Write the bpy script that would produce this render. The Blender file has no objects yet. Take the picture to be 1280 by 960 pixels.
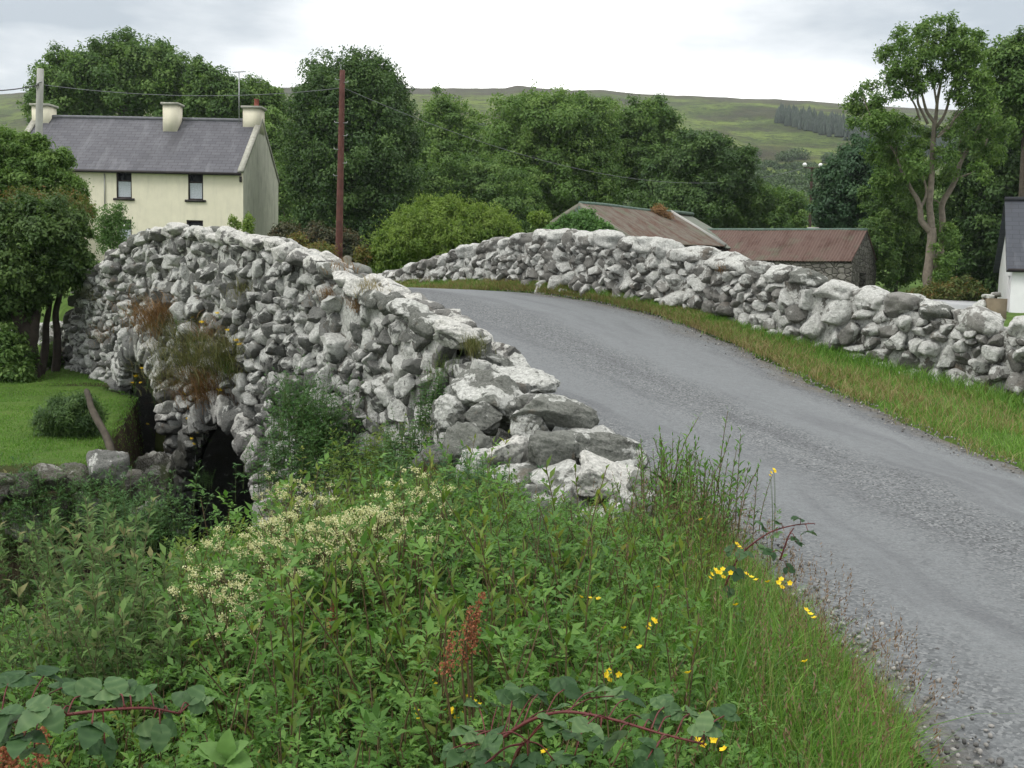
import bpy, bmesh, math, random
import numpy as np
from mathutils import Vector, Matrix, noise
random.seed(11)
RNG = np.random.default_rng(11)
HAZE = True
SC = bpy.context.scene
COL = SC.collection
# ------------------------------------------------------------------ camera
FPX = 1312.0
PITCH = math.atan(140 / FPX)
ROLL = math.radians(1.5)
EYE = 1.65
cp, sp = math.cos(PITCH), math.sin(PITCH)
cr, sr = math.cos(ROLL), math.sin(ROLL)

def at(px, py, Y):
    """world point at forward distance Y seen at photo pixel (px, py)"""
    dx = (px - 640) / FPX; dy = -(py - 480) / FPX
    x = dx * cr - dy * sr; y = dx * sr + dy * cr
    d = (x, cp + y * sp, -sp + y * cp)
    t = Y / d[1]
    return Vector((d[0] * t, Y, EYE + d[2] * t))

def pix(P):
    """photo pixel of world points (n,3)"""
    P = np.asarray(P, float).reshape(-1, 3)
    X = P[:, 0]; Y = P[:, 1]; Z = P[:, 2] - EYE
    f = Y * cp - Z * sp; u = Y * sp + Z * cp
    f = np.maximum(f, 1e-3)
    x = X / f; y = u / f
    dx = x * cr + y * sr; dy = -x * sr + y * cr
    return 640 + dx * FPX, 480 - dy * FPX

cam = bpy.data.cameras.new('camera')
cam.sensor_width = 36; cam.lens = FPX / 1280 * 36
cam.clip_start = 0.05; cam.clip_end = 6000
camo = bpy.data.objects.new('camera', cam); COL.objects.link(camo)
camo.matrix_world = Matrix.Translation((0, 0, EYE)) @ Matrix.Rotation(math.radians(90) - PITCH, 4, 'X') @ Matrix.Rotation(ROLL, 4, 'Z')
SC.camera = camo

# ------------------------------------------------------------------ numpy helpers
def unit(v):
    return v / np.maximum(np.linalg.norm(v, axis=-1, keepdims=True), 1e-9)

def rdir(n):
    return unit(RNG.normal(size=(n, 3)))

def _hash(ix, iy, iz):
    h = (ix * 374761393 + iy * 668265263 + iz * 2147483647 * 3 + 1013904223) & 0xFFFFFFFF
    h = ((h ^ (h >> 13)) * 1274126177) & 0xFFFFFFFF
    h = h ^ (h >> 16)
    return (h & 0xFFFFFF) / float(0xFFFFFF) * 2 - 1

def vnoise(P, scale=1.0, seed=0):
    """vectorised value noise in [-1,1]; P (...,3)"""
    Q = np.asarray(P) * scale + seed * 17.13
    i = np.floor(Q).astype(np.int64); f = Q - i
    f = f * f * f * (f * (f * 6 - 15) + 10)
    x, y, z = i[..., 0], i[..., 1], i[..., 2]
    fx, fy, fz = f[..., 0], f[..., 1], f[..., 2]
    def L(a, b, t): return a + (b - a) * t
    c = [[[_hash(x + a, y + b, z + d) for d in (0, 1)] for b in (0, 1)] for a in (0, 1)]
    x00 = L(c[0][0][0], c[1][0][0], fx); x01 = L(c[0][0][1], c[1][0][1], fx)
    x10 = L(c[0][1][0], c[1][1][0], fx); x11 = L(c[0][1][1], c[1][1][1], fx)
    return L(L(x00, x10, fy), L(x01, x11, fy), fz)

def fbm(P, scale=1.0, seed=0, oct=3):
    s = 0; a = 1; t = 0
    for k in range(oct):
        s = s + a * vnoise(P, scale * 2 ** k, seed + k * 3.7); t += a; a *= .5
    return s / t

def sstep(a, b, x):
    t = np.clip((x - a) / (b - a), 0, 1)
    return t * t * (3 - 2 * t)

class MB:
    """collects vertices, faces and a per vertex value, links them as ONE mesh object"""
    def __init__(s): s.V = []; s.F = []; s.A = []; s.n = 0
    def add(s, V, F, a=0.5):
        V = np.asarray(V, np.float32).reshape(-1, 3); 
        s.V.append(V)
        aa = np.empty(len(V), np.float32); aa[:] = a
        s.A.append(aa)
        if not isinstance(F, (list, tuple)): F = [F]
        for f in F:
            f = np.asarray(f, np.int64)
            if f.size: s.F.append(f + s.n)
        s.n += len(V)
    def build(s, name, mat=None, parent=None, smooth=False, vary=True):
        me = bpy.data.meshes.new(name)
        V = np.concatenate(s.V) if s.V else np.zeros((0, 3), np.float32)
        org = None
        if len(V):
            me.vertices.add(len(V)); me.vertices.foreach_set('co', V.ravel())
            idx = np.concatenate([f.ravel() for f in s.F])
            tot = np.concatenate([np.full(len(f), f.shape[1]) for f in s.F])
            me.loops.add(len(idx)); me.loops.foreach_set('vertex_index', idx.astype(np.int32))
            st = np.concatenate([[0], np.cumsum(tot)[:-1]])
            me.polygons.add(len(tot)); me.polygons.foreach_set('loop_start', st.astype(np.int32))
            if smooth: me.polygons.foreach_set('use_smooth', np.ones(len(tot), bool))
            me.update(calc_edges=True)
            if vary:
                at_ = me.attributes.new('rnd', 'FLOAT', 'POINT'); at_.data.foreach_set('value', np.concatenate(s.A))
        if mat: me.materials.append(mat)
        o = bpy.data.objects.new(name, me); COL.objects.link(o)
        if parent is not None:
            o.parent = parent
            bpy.context.view_layer.update() if False else None
            o.matrix_parent_inverse = base_inv(parent)
        return o
    def box(s, lo, hi, M=None, a=.5):
        x0, y0, z0 = lo; x1, y1, z1 = hi
        V = np.array([(x0,y0,z0),(x1,y0,z0),(x1,y1,z0),(x0,y1,z0),(x0,y0,z1),(x1,y0,z1),(x1,y1,z1),(x0,y1,z1)], float)
        if M is not None: V = xf(M, V)
        s.add(V, np.array([(0,3,2,1),(4,5,6,7),(0,1,5,4),(1,2,6,5),(2,3,7,6),(3,0,4,7)]), a)
    def tube(s, P, R, k=8, a=.5, cap=True, wob=0):
        P = np.asarray(P, float); n = len(P); R = np.broadcast_to(np.asarray(R, float), (n,))
        T = unit(np.gradient(P, axis=0))
        ref = np.array([0, 0, 1.]) if abs(T[0][2]) < .8 else np.array([1., 0, 0])
        V = []
        for i in range(n):
            S = np.cross(T[i], ref); S /= np.linalg.norm(S); U = np.cross(S, T[i])
            for j in range(k):
                an = 2 * math.pi * j / k
                r = R[i] * (1 + (wob * math.sin(j * 2.3 + i * 1.1) if wob else 0))
                V.append(P[i] + r * (math.cos(an) * S + math.sin(an) * U))
        Fq = [(i * k + j, i * k + (j + 1) % k, (i + 1) * k + (j + 1) % k, (i + 1) * k + j) for i in range(n - 1) for j in range(k)]
        F = [np.array(Fq)]
        if cap:
            V.append(P[0]); V.append(P[-1]); b = n * k
            F.append(np.array([(b, (j + 1) % k, j) for j in range(k)] + [(b + 1, (n - 1) * k + j, (n - 1) * k + (j + 1) % k) for j in range(k)]))
        s.add(V, F, a)

def xf(M, V):
    M = np.array(M); return V @ M[:3, :3].T + M[:3, 3]

_BASE = {}
def base_inv(parent):
    return Matrix.Translation(-Vector(_BASE.get(parent.name, (0, 0, 0))))

def thing(name, label, cat, loc=(0, 0, 0), group=None, rz=0):
    """an Empty at the thing's base; children built in world coordinates keep their place"""
    o = bpy.data.objects.new(name, None); COL.objects.link(o)
    o.empty_display_size = .3; o.location = loc
    _BASE[o.name] = tuple(loc)
    return tag(o, label, cat, group)

def tag(o, label=None, cat=None, group=None, kind=None):
    if label: o['label'] = label
    if cat: o['category'] = cat
    if group: o['group'] = group
    if kind: o['kind'] = kind
    return o

def copy_tree(o, parent=None):
    c = o.copy(); COL.objects.link(c)
    if parent is not None: c.parent = parent
    for ch in o.children: copy_tree(ch, c)
    return c

# ------------------------------------------------------------------ materials
class NT:
    def __init__(s, name, mat=True):
        s.m = bpy.data.materials.new(name); s.m.use_nodes = True
        s.t = s.m.node_tree; s.t.nodes.clear()
        s.out = s.n('ShaderNodeOutputMaterial')
    def n(s, typ, **kw):
        nd = s.t.nodes.new(typ)
        for k, v in kw.items():
            if k in nd.inputs: s.put(nd.inputs[k], v)
            else: setattr(nd, k, v)
        return nd
    def put(s, sock, v):
        if hasattr(v, 'links') or isinstance(v, bpy.types.NodeSocket): s.t.links.new(v, sock)
        elif hasattr(v, 'outputs'): s.t.links.new(v.outputs[0], sock)
        else:
            if isinstance(v, (tuple, list)) and len(v) == 3 and sock.type == 'RGBA': v = (*v, 1)
            sock.default_value = v
    def mix(s, f, a, b, mode='MIX'):
        nd = s.t.nodes.new('ShaderNodeMix'); nd.data_type = 'RGBA'; nd.blend_type = mode
        s.put(nd.inputs[0], f); s.put(nd.inputs[6], a); s.put(nd.inputs[7], b)
        return nd.outputs[2]
    def math(s, op, a, b=0.0, clamp=False):
        nd = s.t.nodes.new('ShaderNodeMath'); nd.operation = op; nd.use_clamp = clamp
        s.put(nd.inputs[0], a); s.put(nd.inputs[1], b); return nd.outputs[0]
    def noise(s, vec, scale, detail=4, rough=.55, dist=0.0):
        nd = s.n('ShaderNodeTexNoise'); s.put(nd.inputs['Vector'], vec)
        nd.inputs['Scale'].default_value = scale; nd.inputs['Detail'].default_value = detail
        nd.inputs['Roughness'].default_value = rough; nd.inputs['Distortion'].default_value = dist
        return nd.outputs[0]
    def ramp(s, f, stops, interp='LINEAR'):
        nd = s.n('ShaderNodeValToRGB'); s.put(nd.inputs[0], f); r = nd.color_ramp; r.interpolation = interp
        while len(r.elements) > 1: r.elements.remove(r.elements[-1])
        for i, (p, c) in enumerate(stops):
            e = r.elements[0] if i == 0 else r.elements.new(p)
            e.position = p
            if not isinstance(c, (tuple, list)): c = (c, c, c)
            e.color = (*c[:3], 1)
        return nd.outputs[0]
    def step(s, f, a, b): return s.ramp(f, [(a, 0.), (b, 1.)])
    def attr(s, name='rnd'):
        nd = s.n('ShaderNodeAttribute'); nd.attribute_name = name; return nd.outputs['Fac']
    def coords(s): return s.n('ShaderNodeTexCoord').outputs['Object']
    def world(s): return s.n('ShaderNodeNewGeometry').outputs['Position']
    def mapv(s, vec, scale=(1, 1, 1), rot=(0, 0, 0), loc=(0, 0, 0)):
        nd = s.n('ShaderNodeMapping'); s.put(nd.inputs[0], vec)
        nd.inputs['Scale'].default_value = scale; nd.inputs['Rotation'].default_value = rot; nd.inputs['Location'].default_value = loc
        return nd.outputs[0]
    def jitter(s, vec, f, k=(37., 91., 53.)):
        nd = s.n('ShaderNodeVectorMath'); nd.operation = 'MULTIPLY_ADD'
        s.put(nd.inputs[0], f); nd.inputs[1].default_value = k; s.put(nd.inputs[2], vec)
        return nd.outputs[0]
    def bump(s, h, strength=.4, dist=.02, nrm=None):
        nd = s.n('ShaderNodeBump'); s.put(nd.inputs['Height'], h)
        nd.inputs['Strength'].default_value = strength; nd.inputs['Distance'].default_value = dist
        if nrm is not None: s.put(nd.inputs['Normal'], nrm)
        return nd.outputs[0]
    def principled(s, col, rough=.8, normal=None, spec=.3, metal=0.):
        b = s.n('ShaderNodeBsdfPrincipled'); s.put(b.inputs['Base Color'], col); s.put(b.inputs['Roughness'], rough)
        b.inputs['Specular IOR Level'].default_value = spec; b.inputs['Metallic'].default_value = metal
        if normal is not None: s.put(b.inputs['Normal'], normal)
        return b.outputs[0]
    def done(s, sh):
        s.t.links.new(sh, s.out.inputs[0]); return s.m

def leaf_mat(name, stops, trans=.3, rough=.55, spec=.25, tcol=1.3, scale=0, back=None):
    m = NT(name)
    f = m.attr()
    col = m.ramp(f, stops)
    if scale:
        w = m.noise(m.coords(), scale, 3)
        col = m.mix(m.step(w, .35, .7), col, m.mix(.5, col, stops[-1][1]))
    if back is not None:
        col = m.mix(m.n('ShaderNodeNewGeometry').outputs['Backfacing'], col, back)
    p = m.principled(col, rough, spec=spec)
    t = m.n('ShaderNodeBsdfTranslucent'); m.put(t.inputs[0], m.mix(1., col, (tcol, tcol * 1.05, tcol * .75), 'MULTIPLY'))
    mx = m.n('ShaderNodeMixShader'); mx.inputs[0].default_value = trans
    m.t.links.new(p, mx.inputs[1]); m.t.links.new(t.outputs[0], mx.inputs[2])
    return m.done(mx.outputs[0])

def stone_mat(name, dark=(.05, .05, .045), mid=(.17, .17, .16), lichen=(.58, .59, .56), amount=.5, brown=.5, mossy=0.0, lo=0.0):
    m = NT(name)
    r = m.attr(); v = m.jitter(m.coords(), r)
    n1 = m.noise(v, 2.2, 5); n2 = m.noise(v, 9, 6, .6, .6); n3 = m.noise(v, 45, 4, .7)
    base = m.ramp(n1, [(.28, dark), (.62, mid), (.85, tuple(c * 1.35 for c in mid))])
    base = m.mix(m.math('MULTIPLY', r, .6), base, tuple(c * .38 for c in mid))
    base = m.mix(m.step(n3, .4, .72), base, m.mix(.5, base, (.30, .30, .28)))
    # brown / ochre stain
    bn = m.noise(v, 3.1, 4, .6, 1.0)
    base = m.mix(m.math('MULTIPLY', m.step(bn, .60, .74), brown), base, (.13, .085, .045))
    if mossy: base = m.mix(m.math('MULTIPLY', m.step(m.noise(v, 1.7, 4), .5, .68), mossy), base, (.055, .07, .03))
    # crustose lichen: broad pale patches, more on faces that look up
    up = m.n('ShaderNodeSeparateXYZ'); m.put(up.inputs[0], m.n('ShaderNodeNewGeometry').outputs['Normal'])
    l1 = m.noise(v, 3.7, 10, .62, .5)
    # a stone has its own dose of lichen
    dose = m.math('MULTIPLY', m.math('SUBTRACT', m.math('FRACT', m.math('MULTIPLY', r, 7.31)), .5), .26)
    l1 = m.math('ADD', m.math('ADD', l1, dose), m.math('MULTIPLY', up.outputs[2], .05))
    c = .60 - .2 * amount
    lm = m.step(l1, c, c + .035)
    l2 = m.step(m.noise(v, 31, 6, .75), .47, .54)
    lm = m.math('MULTIPLY', lm, m.math('ADD', m.math('MULTIPLY', l2, .4), .6))
    lc = m.mix(n3, tuple(x * .8 for x in lichen), lichen)
    lc = m.mix(m.step(n2, .55, .75), lc, (.40, .42, .38))
    col = m.mix(lm, base, lc)
    # small black specks
    col = m.mix(m.math('MULTIPLY', m.step(m.noise(v, 12, 7, .75), .58, .64), .7), col, (.045, .045, .04))
    if lo:   # stones get darker downwards below height lo, with a ragged edge
        sz = m.n('ShaderNodeSeparateXYZ'); m.put(sz.inputs[0], m.world())
        dz = m.math('ADD', sz.outputs[2], m.math('MULTIPLY', m.math('SUBTRACT', n1, .5), 1.6))
        k = m.ramp(m.math('MULTIPLY_ADD', dz, .2) , [(0, 0.), (1, 1.)])
        mm = m.n('ShaderNodeMapRange'); m.put(mm.inputs[0], dz); mm.inputs[1].default_value = lo; mm.inputs[2].default_value = lo - .9
        col = m.mix(m.math('MULTIPLY', mm.outputs[0], .72), col, (.06, .062, .05))
    h = m.math('ADD', m.math('ADD', m.math('MULTIPLY', n2, .9), m.math('MULTIPLY', n3, .35)), m.math('MULTIPLY', lm, .12))
    return m.done(m.principled(col, .92, m.bump(h, .9, .05), spec=.2))

def flat_mat(name, col, rough=.7, n_scale=12, var=.25, bump=.1, spec=.3, metal=0, streak=None):
    m = NT(name); v = m.coords()
    n = m.noise(v, n_scale, 5, .6)
    c = m.mix(m.step(n, .3, .75), tuple(x * (1 - var) for x in col), tuple(min(1, x * (1 + var * .6)) for x in col))
    if streak:
        s = m.noise(m.mapv(v, (3, 3, .35)), 1.6, 5, .65)
        c = m.mix(m.math('MULTIPLY', m.step(s, .5, .75), streak[1]), c, streak[0])
    return m.done(m.principled(c, rough, m.bump(n, bump, .01) if bump else None, spec, metal))

# ------------------------------------------------------------------ leaf and blade batches
def add_leaves(mb, P, D, N, L, W, rnd, fold=.22, droop=.18, quad=False):
    n = len(P); D = unit(D); S = unit(np.cross(D, N)); N = np.cross(S, D)
    L = np.broadcast_to(L, (n,))[:, None]; W = np.broadcast_to(W, (n,))[:, None]
    base = P; tip = P + D * L - N * L * droop
    m = P + D * L * .46
    lf = m - S * W * .5 + N * W * fold; rt = m + S * W * .5 + N * W * fold
    if quad:
        V = np.stack([base, rt, tip, lf], 1); k = 4; fs = [(0, 1, 2, 3)]
    else:
        V = np.stack([base, rt, tip, lf, m + N * L * .03], 1); k = 5; fs = [(0, 1, 2, 4), (0, 4, 2, 3)]
    o = (np.arange(n) * k)[:, None, None]
    F = (np.array(fs)[None] + o).reshape(-1, 4)
    mb.add(V.reshape(-1, 3), F, np.repeat(np.broadcast_to(rnd, (n,)), k))

def add_blades(mb, P, az, L, W, bend, rnd, seg=4, lift=None):
    n = len(P); L = np.broadcast_to(L, (n,)); W = np.broadcast_to(W, (n,)); bend = np.broadcast_to(bend, (n,))
    h = np.stack([np.cos(az), np.sin(az), np.zeros(n)], 1); s = np.stack([-np.sin(az), np.cos(az), np.zeros(n)], 1)
    # blades twist about their own axis
    tw = RNG.uniform(-1.2, 1.2, n); s = s * np.cos(tw)[:, None] + h * np.sin(tw)[:, None]
    t = np.linspace(0, 1, seg + 1)
    up = np.array([0, 0, 1.])
    pos = P[:, None, :] + up * (L[:, None] * (t - .45 * np.minimum(bend, 1.4)[:, None] * t ** 2.2))[..., None] + h[:, None, :] * (L[:, None] * bend[:, None] * .8 * t ** 1.8)[..., None]
    w = W[:, None] * (1 - t ** 1.7 * .97) * .5
    a = pos - s[:, None, :] * w[..., None]; b = pos + s[:, None, :] * w[..., None]
    V = np.stack([a, b], 2).reshape(n, -1, 3); k = 2 * (seg + 1)
    f = np.array([(2 * i, 2 * i + 1, 2 * i + 3, 2 * i + 2) for i in range(seg)])
    F = (f[None] + (np.arange(n) * k)[:, None, None]).reshape(-1, 4)
    mb.add(V.reshape(-1, 3), F, np.repeat(np.broadcast_to(rnd, (n,)), k))
    return pos[:, -1]

def add_stems(mb, PTS, R, rnd):
    """PTS (n,k,3): n thin three sided stems"""
    n, k, _ = PTS.shape; R = np.broadcast_to(R, (n,))
    T = unit(np.gradient(PTS, axis=1)); ref = np.array([.31, .95, .05])
    S = unit(np.cross(T, ref)); U = np.cross(S, T)
    tp = np.linspace(1, .45, k)
    V = []
    for j in range(3):
        an = 2.094 * j
        V.append(PTS + (R[:, None] * tp[None])[..., None] * (math.cos(an) * S + math.sin(an) * U))
    V = np.stack(V, 2).reshape(n, k * 3, 3)
    f = np.array([(3 * i + j, 3 * i + (j + 1) % 3, 3 * i + 3 + (j + 1) % 3, 3 * i + 3 + j) for i in range(k - 1) for j in range(3)])
    F = (f[None] + (np.arange(n) * 3 * k)[:, None, None]).reshape(-1, 4)
    mb.add(V.reshape(-1, 3), F, np.repeat(np.broadcast_to(rnd, (n,)), 3 * k))

def catmull(P, m=12):
    P = np.asarray(P, float); Q = np.vstack([2 * P[0] - P[1], P, 2 * P[-1] - P[-2]]); out = []
    for i in range(1, len(Q) - 2):
        p0, p1, p2, p3 = Q[i - 1], Q[i], Q[i + 1], Q[i + 2]
        for t in np.linspace(0, 1, m, endpoint=False):
            out.append(.5 * ((2 * p1) + (-p0 + p2) * t + (2 * p0 - 5 * p1 + 4 * p2 - p3) * t * t + (-p0 + 3 * p1 - 3 * p2 + p3) * t ** 3))
    out.append(P[-1]); return np.array(out)

# ------------------------------------------------------------------ world: overcast sky, weak wide sun
SUN_EL, SUN_AZ = math.radians(52), math.radians(-128)    # azimuth measured from +Y towards +X: the sun is behind left
w = bpy.data.worlds.new('World'); SC.world = w; w.use_nodes = True
wt = w.node_tree; wt.nodes.clear()
def wn(t): return wt.nodes.new(t)
out = wn('ShaderNodeOutputWorld'); bg = wn('ShaderNodeBackground'); bg.inputs[1].default_value = .145
sky = wn('ShaderNodeTexSky'); sky.sky_type = 'NISHITA'; sky.sun_disc = False
sky.sun_elevation = SUN_EL; sky.sun_rotation = SUN_AZ; sky.altitude = 100; sky.dust_density = 2; sky.ozone_density = 1.5
tc = wn('ShaderNodeTexCoord')
mp = wn('ShaderNodeMapping'); mp.inputs['Scale'].default_value = (1, 1, 3.2)
wt.links.new(tc.outputs['Generated'], mp.inputs[0])
nz = wn('ShaderNodeTexNoise'); nz.inputs['Scale'].default_value = 2.6; nz.inputs['Detail'].default_value = 6; nz.inputs['Roughness'].default_value = .5
wt.links.new(mp.outputs[0], nz.inputs['Vector'])
# heavier grey cloud to the left and to the right of the bright gap ahead
sx = wn('ShaderNodeSeparateXYZ'); wt.links.new(tc.outputs['Generated'], sx.inputs[0])
def wm(op, a, b):
    n = wn('ShaderNodeMath'); n.operation = op
    for i, v in enumerate((a, b)):
        if isinstance(v, (int, float)): n.inputs[i].default_value = v
        else: wt.links.new(v, n.inputs[i])
    return n.outputs[0]
ax = wm('ABSOLUTE', wm('SUBTRACT', sx.outputs[0], .02), 0)
g = wm('ADD', wm('MULTIPLY', ax, .62), wm('MULTIPLY', sx.outputs[2], .75))
g = wm('ADD', g, wm('MULTIPLY', wm('SUBTRACT', nz.outputs[0], .5), .55))
cr_ = wn('ShaderNodeValToRGB'); wt.links.new(g, cr_.inputs[0])
e = cr_.color_ramp.elements
e[0].position = .19; e[0].color = (1.0, 1.0, 1.0, 1)
e[1].position = .37; e[1].color = (.27, .305, .34, 1)
e_ = e.new(.54); e_.color = (.30, .33, .37, 1)
e_ = e.new(.80); e_.color = (1.08, 1.08, 1.08, 1)
mul = wn('ShaderNodeMix'); mul.data_type = 'RGBA'; mul.blend_type = 'MULTIPLY'; mul.inputs[0].default_value = 1
wt.links.new(cr_.outputs[0], mul.inputs[6]); mul.inputs[7].default_value = (13.0, 12.7, 12.2, 1)
mx = wn('ShaderNodeMix'); mx.data_type = 'RGBA'; mx.inputs[0].default_value = .86
wt.links.new(sky.outputs[0], mx.inputs[6]); wt.links.new(mul.outputs[2], mx.inputs[7])
wt.links.new(mx.outputs[2], bg.inputs[0]); wt.links.new(bg.outputs[0], out.inputs[0])
sl = bpy.data.lights.new('sun', 'SUN'); sl.energy = 1.5; sl.angle = math.radians(18); sl.color = (1, .97, .92)
so = bpy.data.objects.new('sun', sl); COL.objects.link(so)
sd = Vector((math.sin(SUN_AZ) * math.cos(SUN_EL), math.cos(SUN_AZ) * math.cos(SUN_EL), math.sin(SUN_EL)))
so.rotation_euler = sd.to_track_quat('Z', 'Y').to_euler(); so.location = sd * 60
SC.view_settings.view_transform = 'Standard'; SC.view_settings.look = 'None'
SC.view_settings.exposure = .15; SC.view_settings.gamma = 1; SC.view_settings.use_curve_mapping = False
SC.render.engine = 'CYCLES'
SC.cycles.use_denoising = True
SC.cycles.max_bounces = 6; SC.cycles.diffuse_bounces = 3; SC.cycles.glossy_bounces = 2; SC.cycles.transmission_bounces = 4
SC.cycles.transparent_max_bounces = 4

# ------------------------------------------------------------------ the lines everything follows
# bridge, river side: (pixel x, depth, pixel y of the top, z of the foot)
BR = [(812, 7.1, 600), (790, 7.5, 566), (735, 8.4, 515), (660, 9.6, 462), (600, 10.6, 425), (540, 11.6, 398), (480, 12.7, 370), (420, 14.0, 338),
      (370, 15.1, 314), (330, 16.0, 299), (280, 17.2, 291), (232, 18.3, 283), (200, 19.2, 288), (165, 20.3, 302), (130, 21.7, 327), (105, 22.7, 357), (88, 23.5, 395), (74, 24.2, 450)]
brp = np.array([at(a, c, b) for a, b, c in BR])
BRc = catmull(brp, 10)                       # x, y, ztop along the outer top edge
# right hand wall, road side: (pixel x, depth, top y, base y)
RW = [(1420, 11.2, 418, 560), (1280, 12.9, 400, 505), (1140, 14.1, 372, 470), (1000, 15.5, 340, 432), (920, 16.7, 320, 409), (850, 18.0, 306, 388), (770, 19.3, 294, 370),
      (700, 20.6, 287, 360), (650, 21.8, 292, 356), (600, 23.0, 303, 354), (550, 24.3, 318, 354), (510, 25.5, 329, 354), (475, 27.0, 342, 358), (462, 28.6, 346, 360)]
rwt = catmull([at(a, c, b) for a, b, c, d in RW], 10)
rwb = catmull([at(a, d, b) for a, b, c, d in RW], 10)

def zroad(x, y):
    v = y - .43 * x
    return np.interp(v, [0, 5.5, 8, 11, 13.9, 16.7, 19, 20.6, 22, 24, 27, 32, 40, 60], [0, 0, .07, .32, .66, .97, 1.17, 1.25, 1.26, 1.18, .98, .75, .7, .9])
_lo = np.argsort(BRc[:, 1])
_by, _bx = BRc[:, 1], BRc[:, 0]
# inner (road side) edge of the left parapet
T2 = unit(np.gradient(BRc[:, :2], axis=0)); NB = np.stack([-T2[:, 1], T2[:, 0]], 1)   # outward = to the left of travel
NB = NB * np.sign((NB * np.array([-1, -.6])).sum(1))[:, None]
WALL_T = .62
BRi = BRc[:, :2] - NB * WALL_T
def left_edge(y):     # x of the left limit of the road corridor
    a = np.interp(y, [-10, 2, 5, 6.5, 7.6], [1.55, 1.5, 1.42, 1.38, 1.30])
    b = np.interp(y, BRi[:, 1], BRi[:, 0]) - .15
    b = np.where(y > BRi[:, 1].max(), b - (y - BRi[:, 1].max()) * .45, b)
    return np.where(y < 7.6, a, np.where(y < 8.6, a + (b - a) * (y - 7.6), b))
def wall_line(y):     # x of the right wall's road face
    r = np.interp(y, rwb[::-1][np.argsort(rwb[::-1, 1]), 1], rwb[::-1][np.argsort(rwb[::-1, 1]), 0])
    ys = rwb[:, 1].min(); r = np.where(y < ys, rwb[np.argmin(rwb[:, 1]), 0] + (ys - y) * .55, r)
    return np.where(y > rwb[:, 1].max(), r - (y - rwb[:, 1].max()) * .5, r)
_re = np.array([at(a, b, 0) for a, b in []]) if False else None
RE = np.array([(5.6, -4), (5.3, 2), (5.05, 5), (4.75, 8), (4.45, 10), (4.05, 12), (3.62, 14), (3.08, 16), (2.45, 17.8), (1.6, 19.3), (.4, 21), (-1.2, 22.8), (-2.6, 24.6), (-4.2, 27), (-6.5, 31), (-10, 36), (-16, 42)])
REc = catmull(RE, 8)
def right_edge(y): return np.interp(y, REc[:, 1], REc[:, 0])
CH = np.array([(-1.2, 21.0), (-3.1, 17.6), (-2.6, 15.2), (-3.1, 13), (-4.3, 11), (-7.0, 9), (-12, 7.4), (-24, 5.5), (-60, 3)])
def ch_dist(x, y):
    d = np.full(x.shape, 1e9); side = np.zeros(x.shape)
    for a, b in zip(CH[:-1], CH[1:]):
        e = b - a; L2 = (e ** 2).sum(); t = np.clip(((x - a[0]) * e[0] + (y - a[1]) * e[1]) / L2, 0, 1)
        qx = x - a[0] - t * e[0]; qy = y - a[1] - t * e[1]; dd = np.hypot(qx, qy)
        s = e[0] * qy - e[1] * qx
        k = dd < d; d = np.where(k, dd, d); side = np.where(k, s, side)
    return d, side      # side < 0 : lawn side
CP = np.array([(-7, 14, -.95), (-9, 18, -.9), (-12, 22, -.85), (-14, 15, -1.0), (-9, 28, .1), (-22, 25, -.5), (-20, 40, .9), (-20, 60, 1.75), (-30, 60, 1.8), (-5, 50, 1.2),
               (10, 35, .25), (22, 42, .5), (16, 54, .6), (4, 52, .7), (40, 50, .6), (8, 18, .2), (12, 12, .1), (9, 3, 0), (20, 5, 0), (-30, 0, -1.5), (-20, 80, 3.2), (20, 80, 1.5), (50, 90, 3), (-60, 60, 3), (0, 100, 3.5), (-60, 120, 8), (60, 120, 7), (0, 130, 7), (0, 400, 7), (200, 200, 7), (-200, 200, 8), (-100, 0, 1), (100, 0, 1), (0, -60, 0)])
def gen(x, y):
    w = 0; s = 0
    for cx, cy, cz in CP:
        k = 1 / (((x - cx) ** 2 + (y - cy) ** 2) + 2.0) ** 1.6; w = w + k; s = s + k * cz
    return s / w
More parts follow.
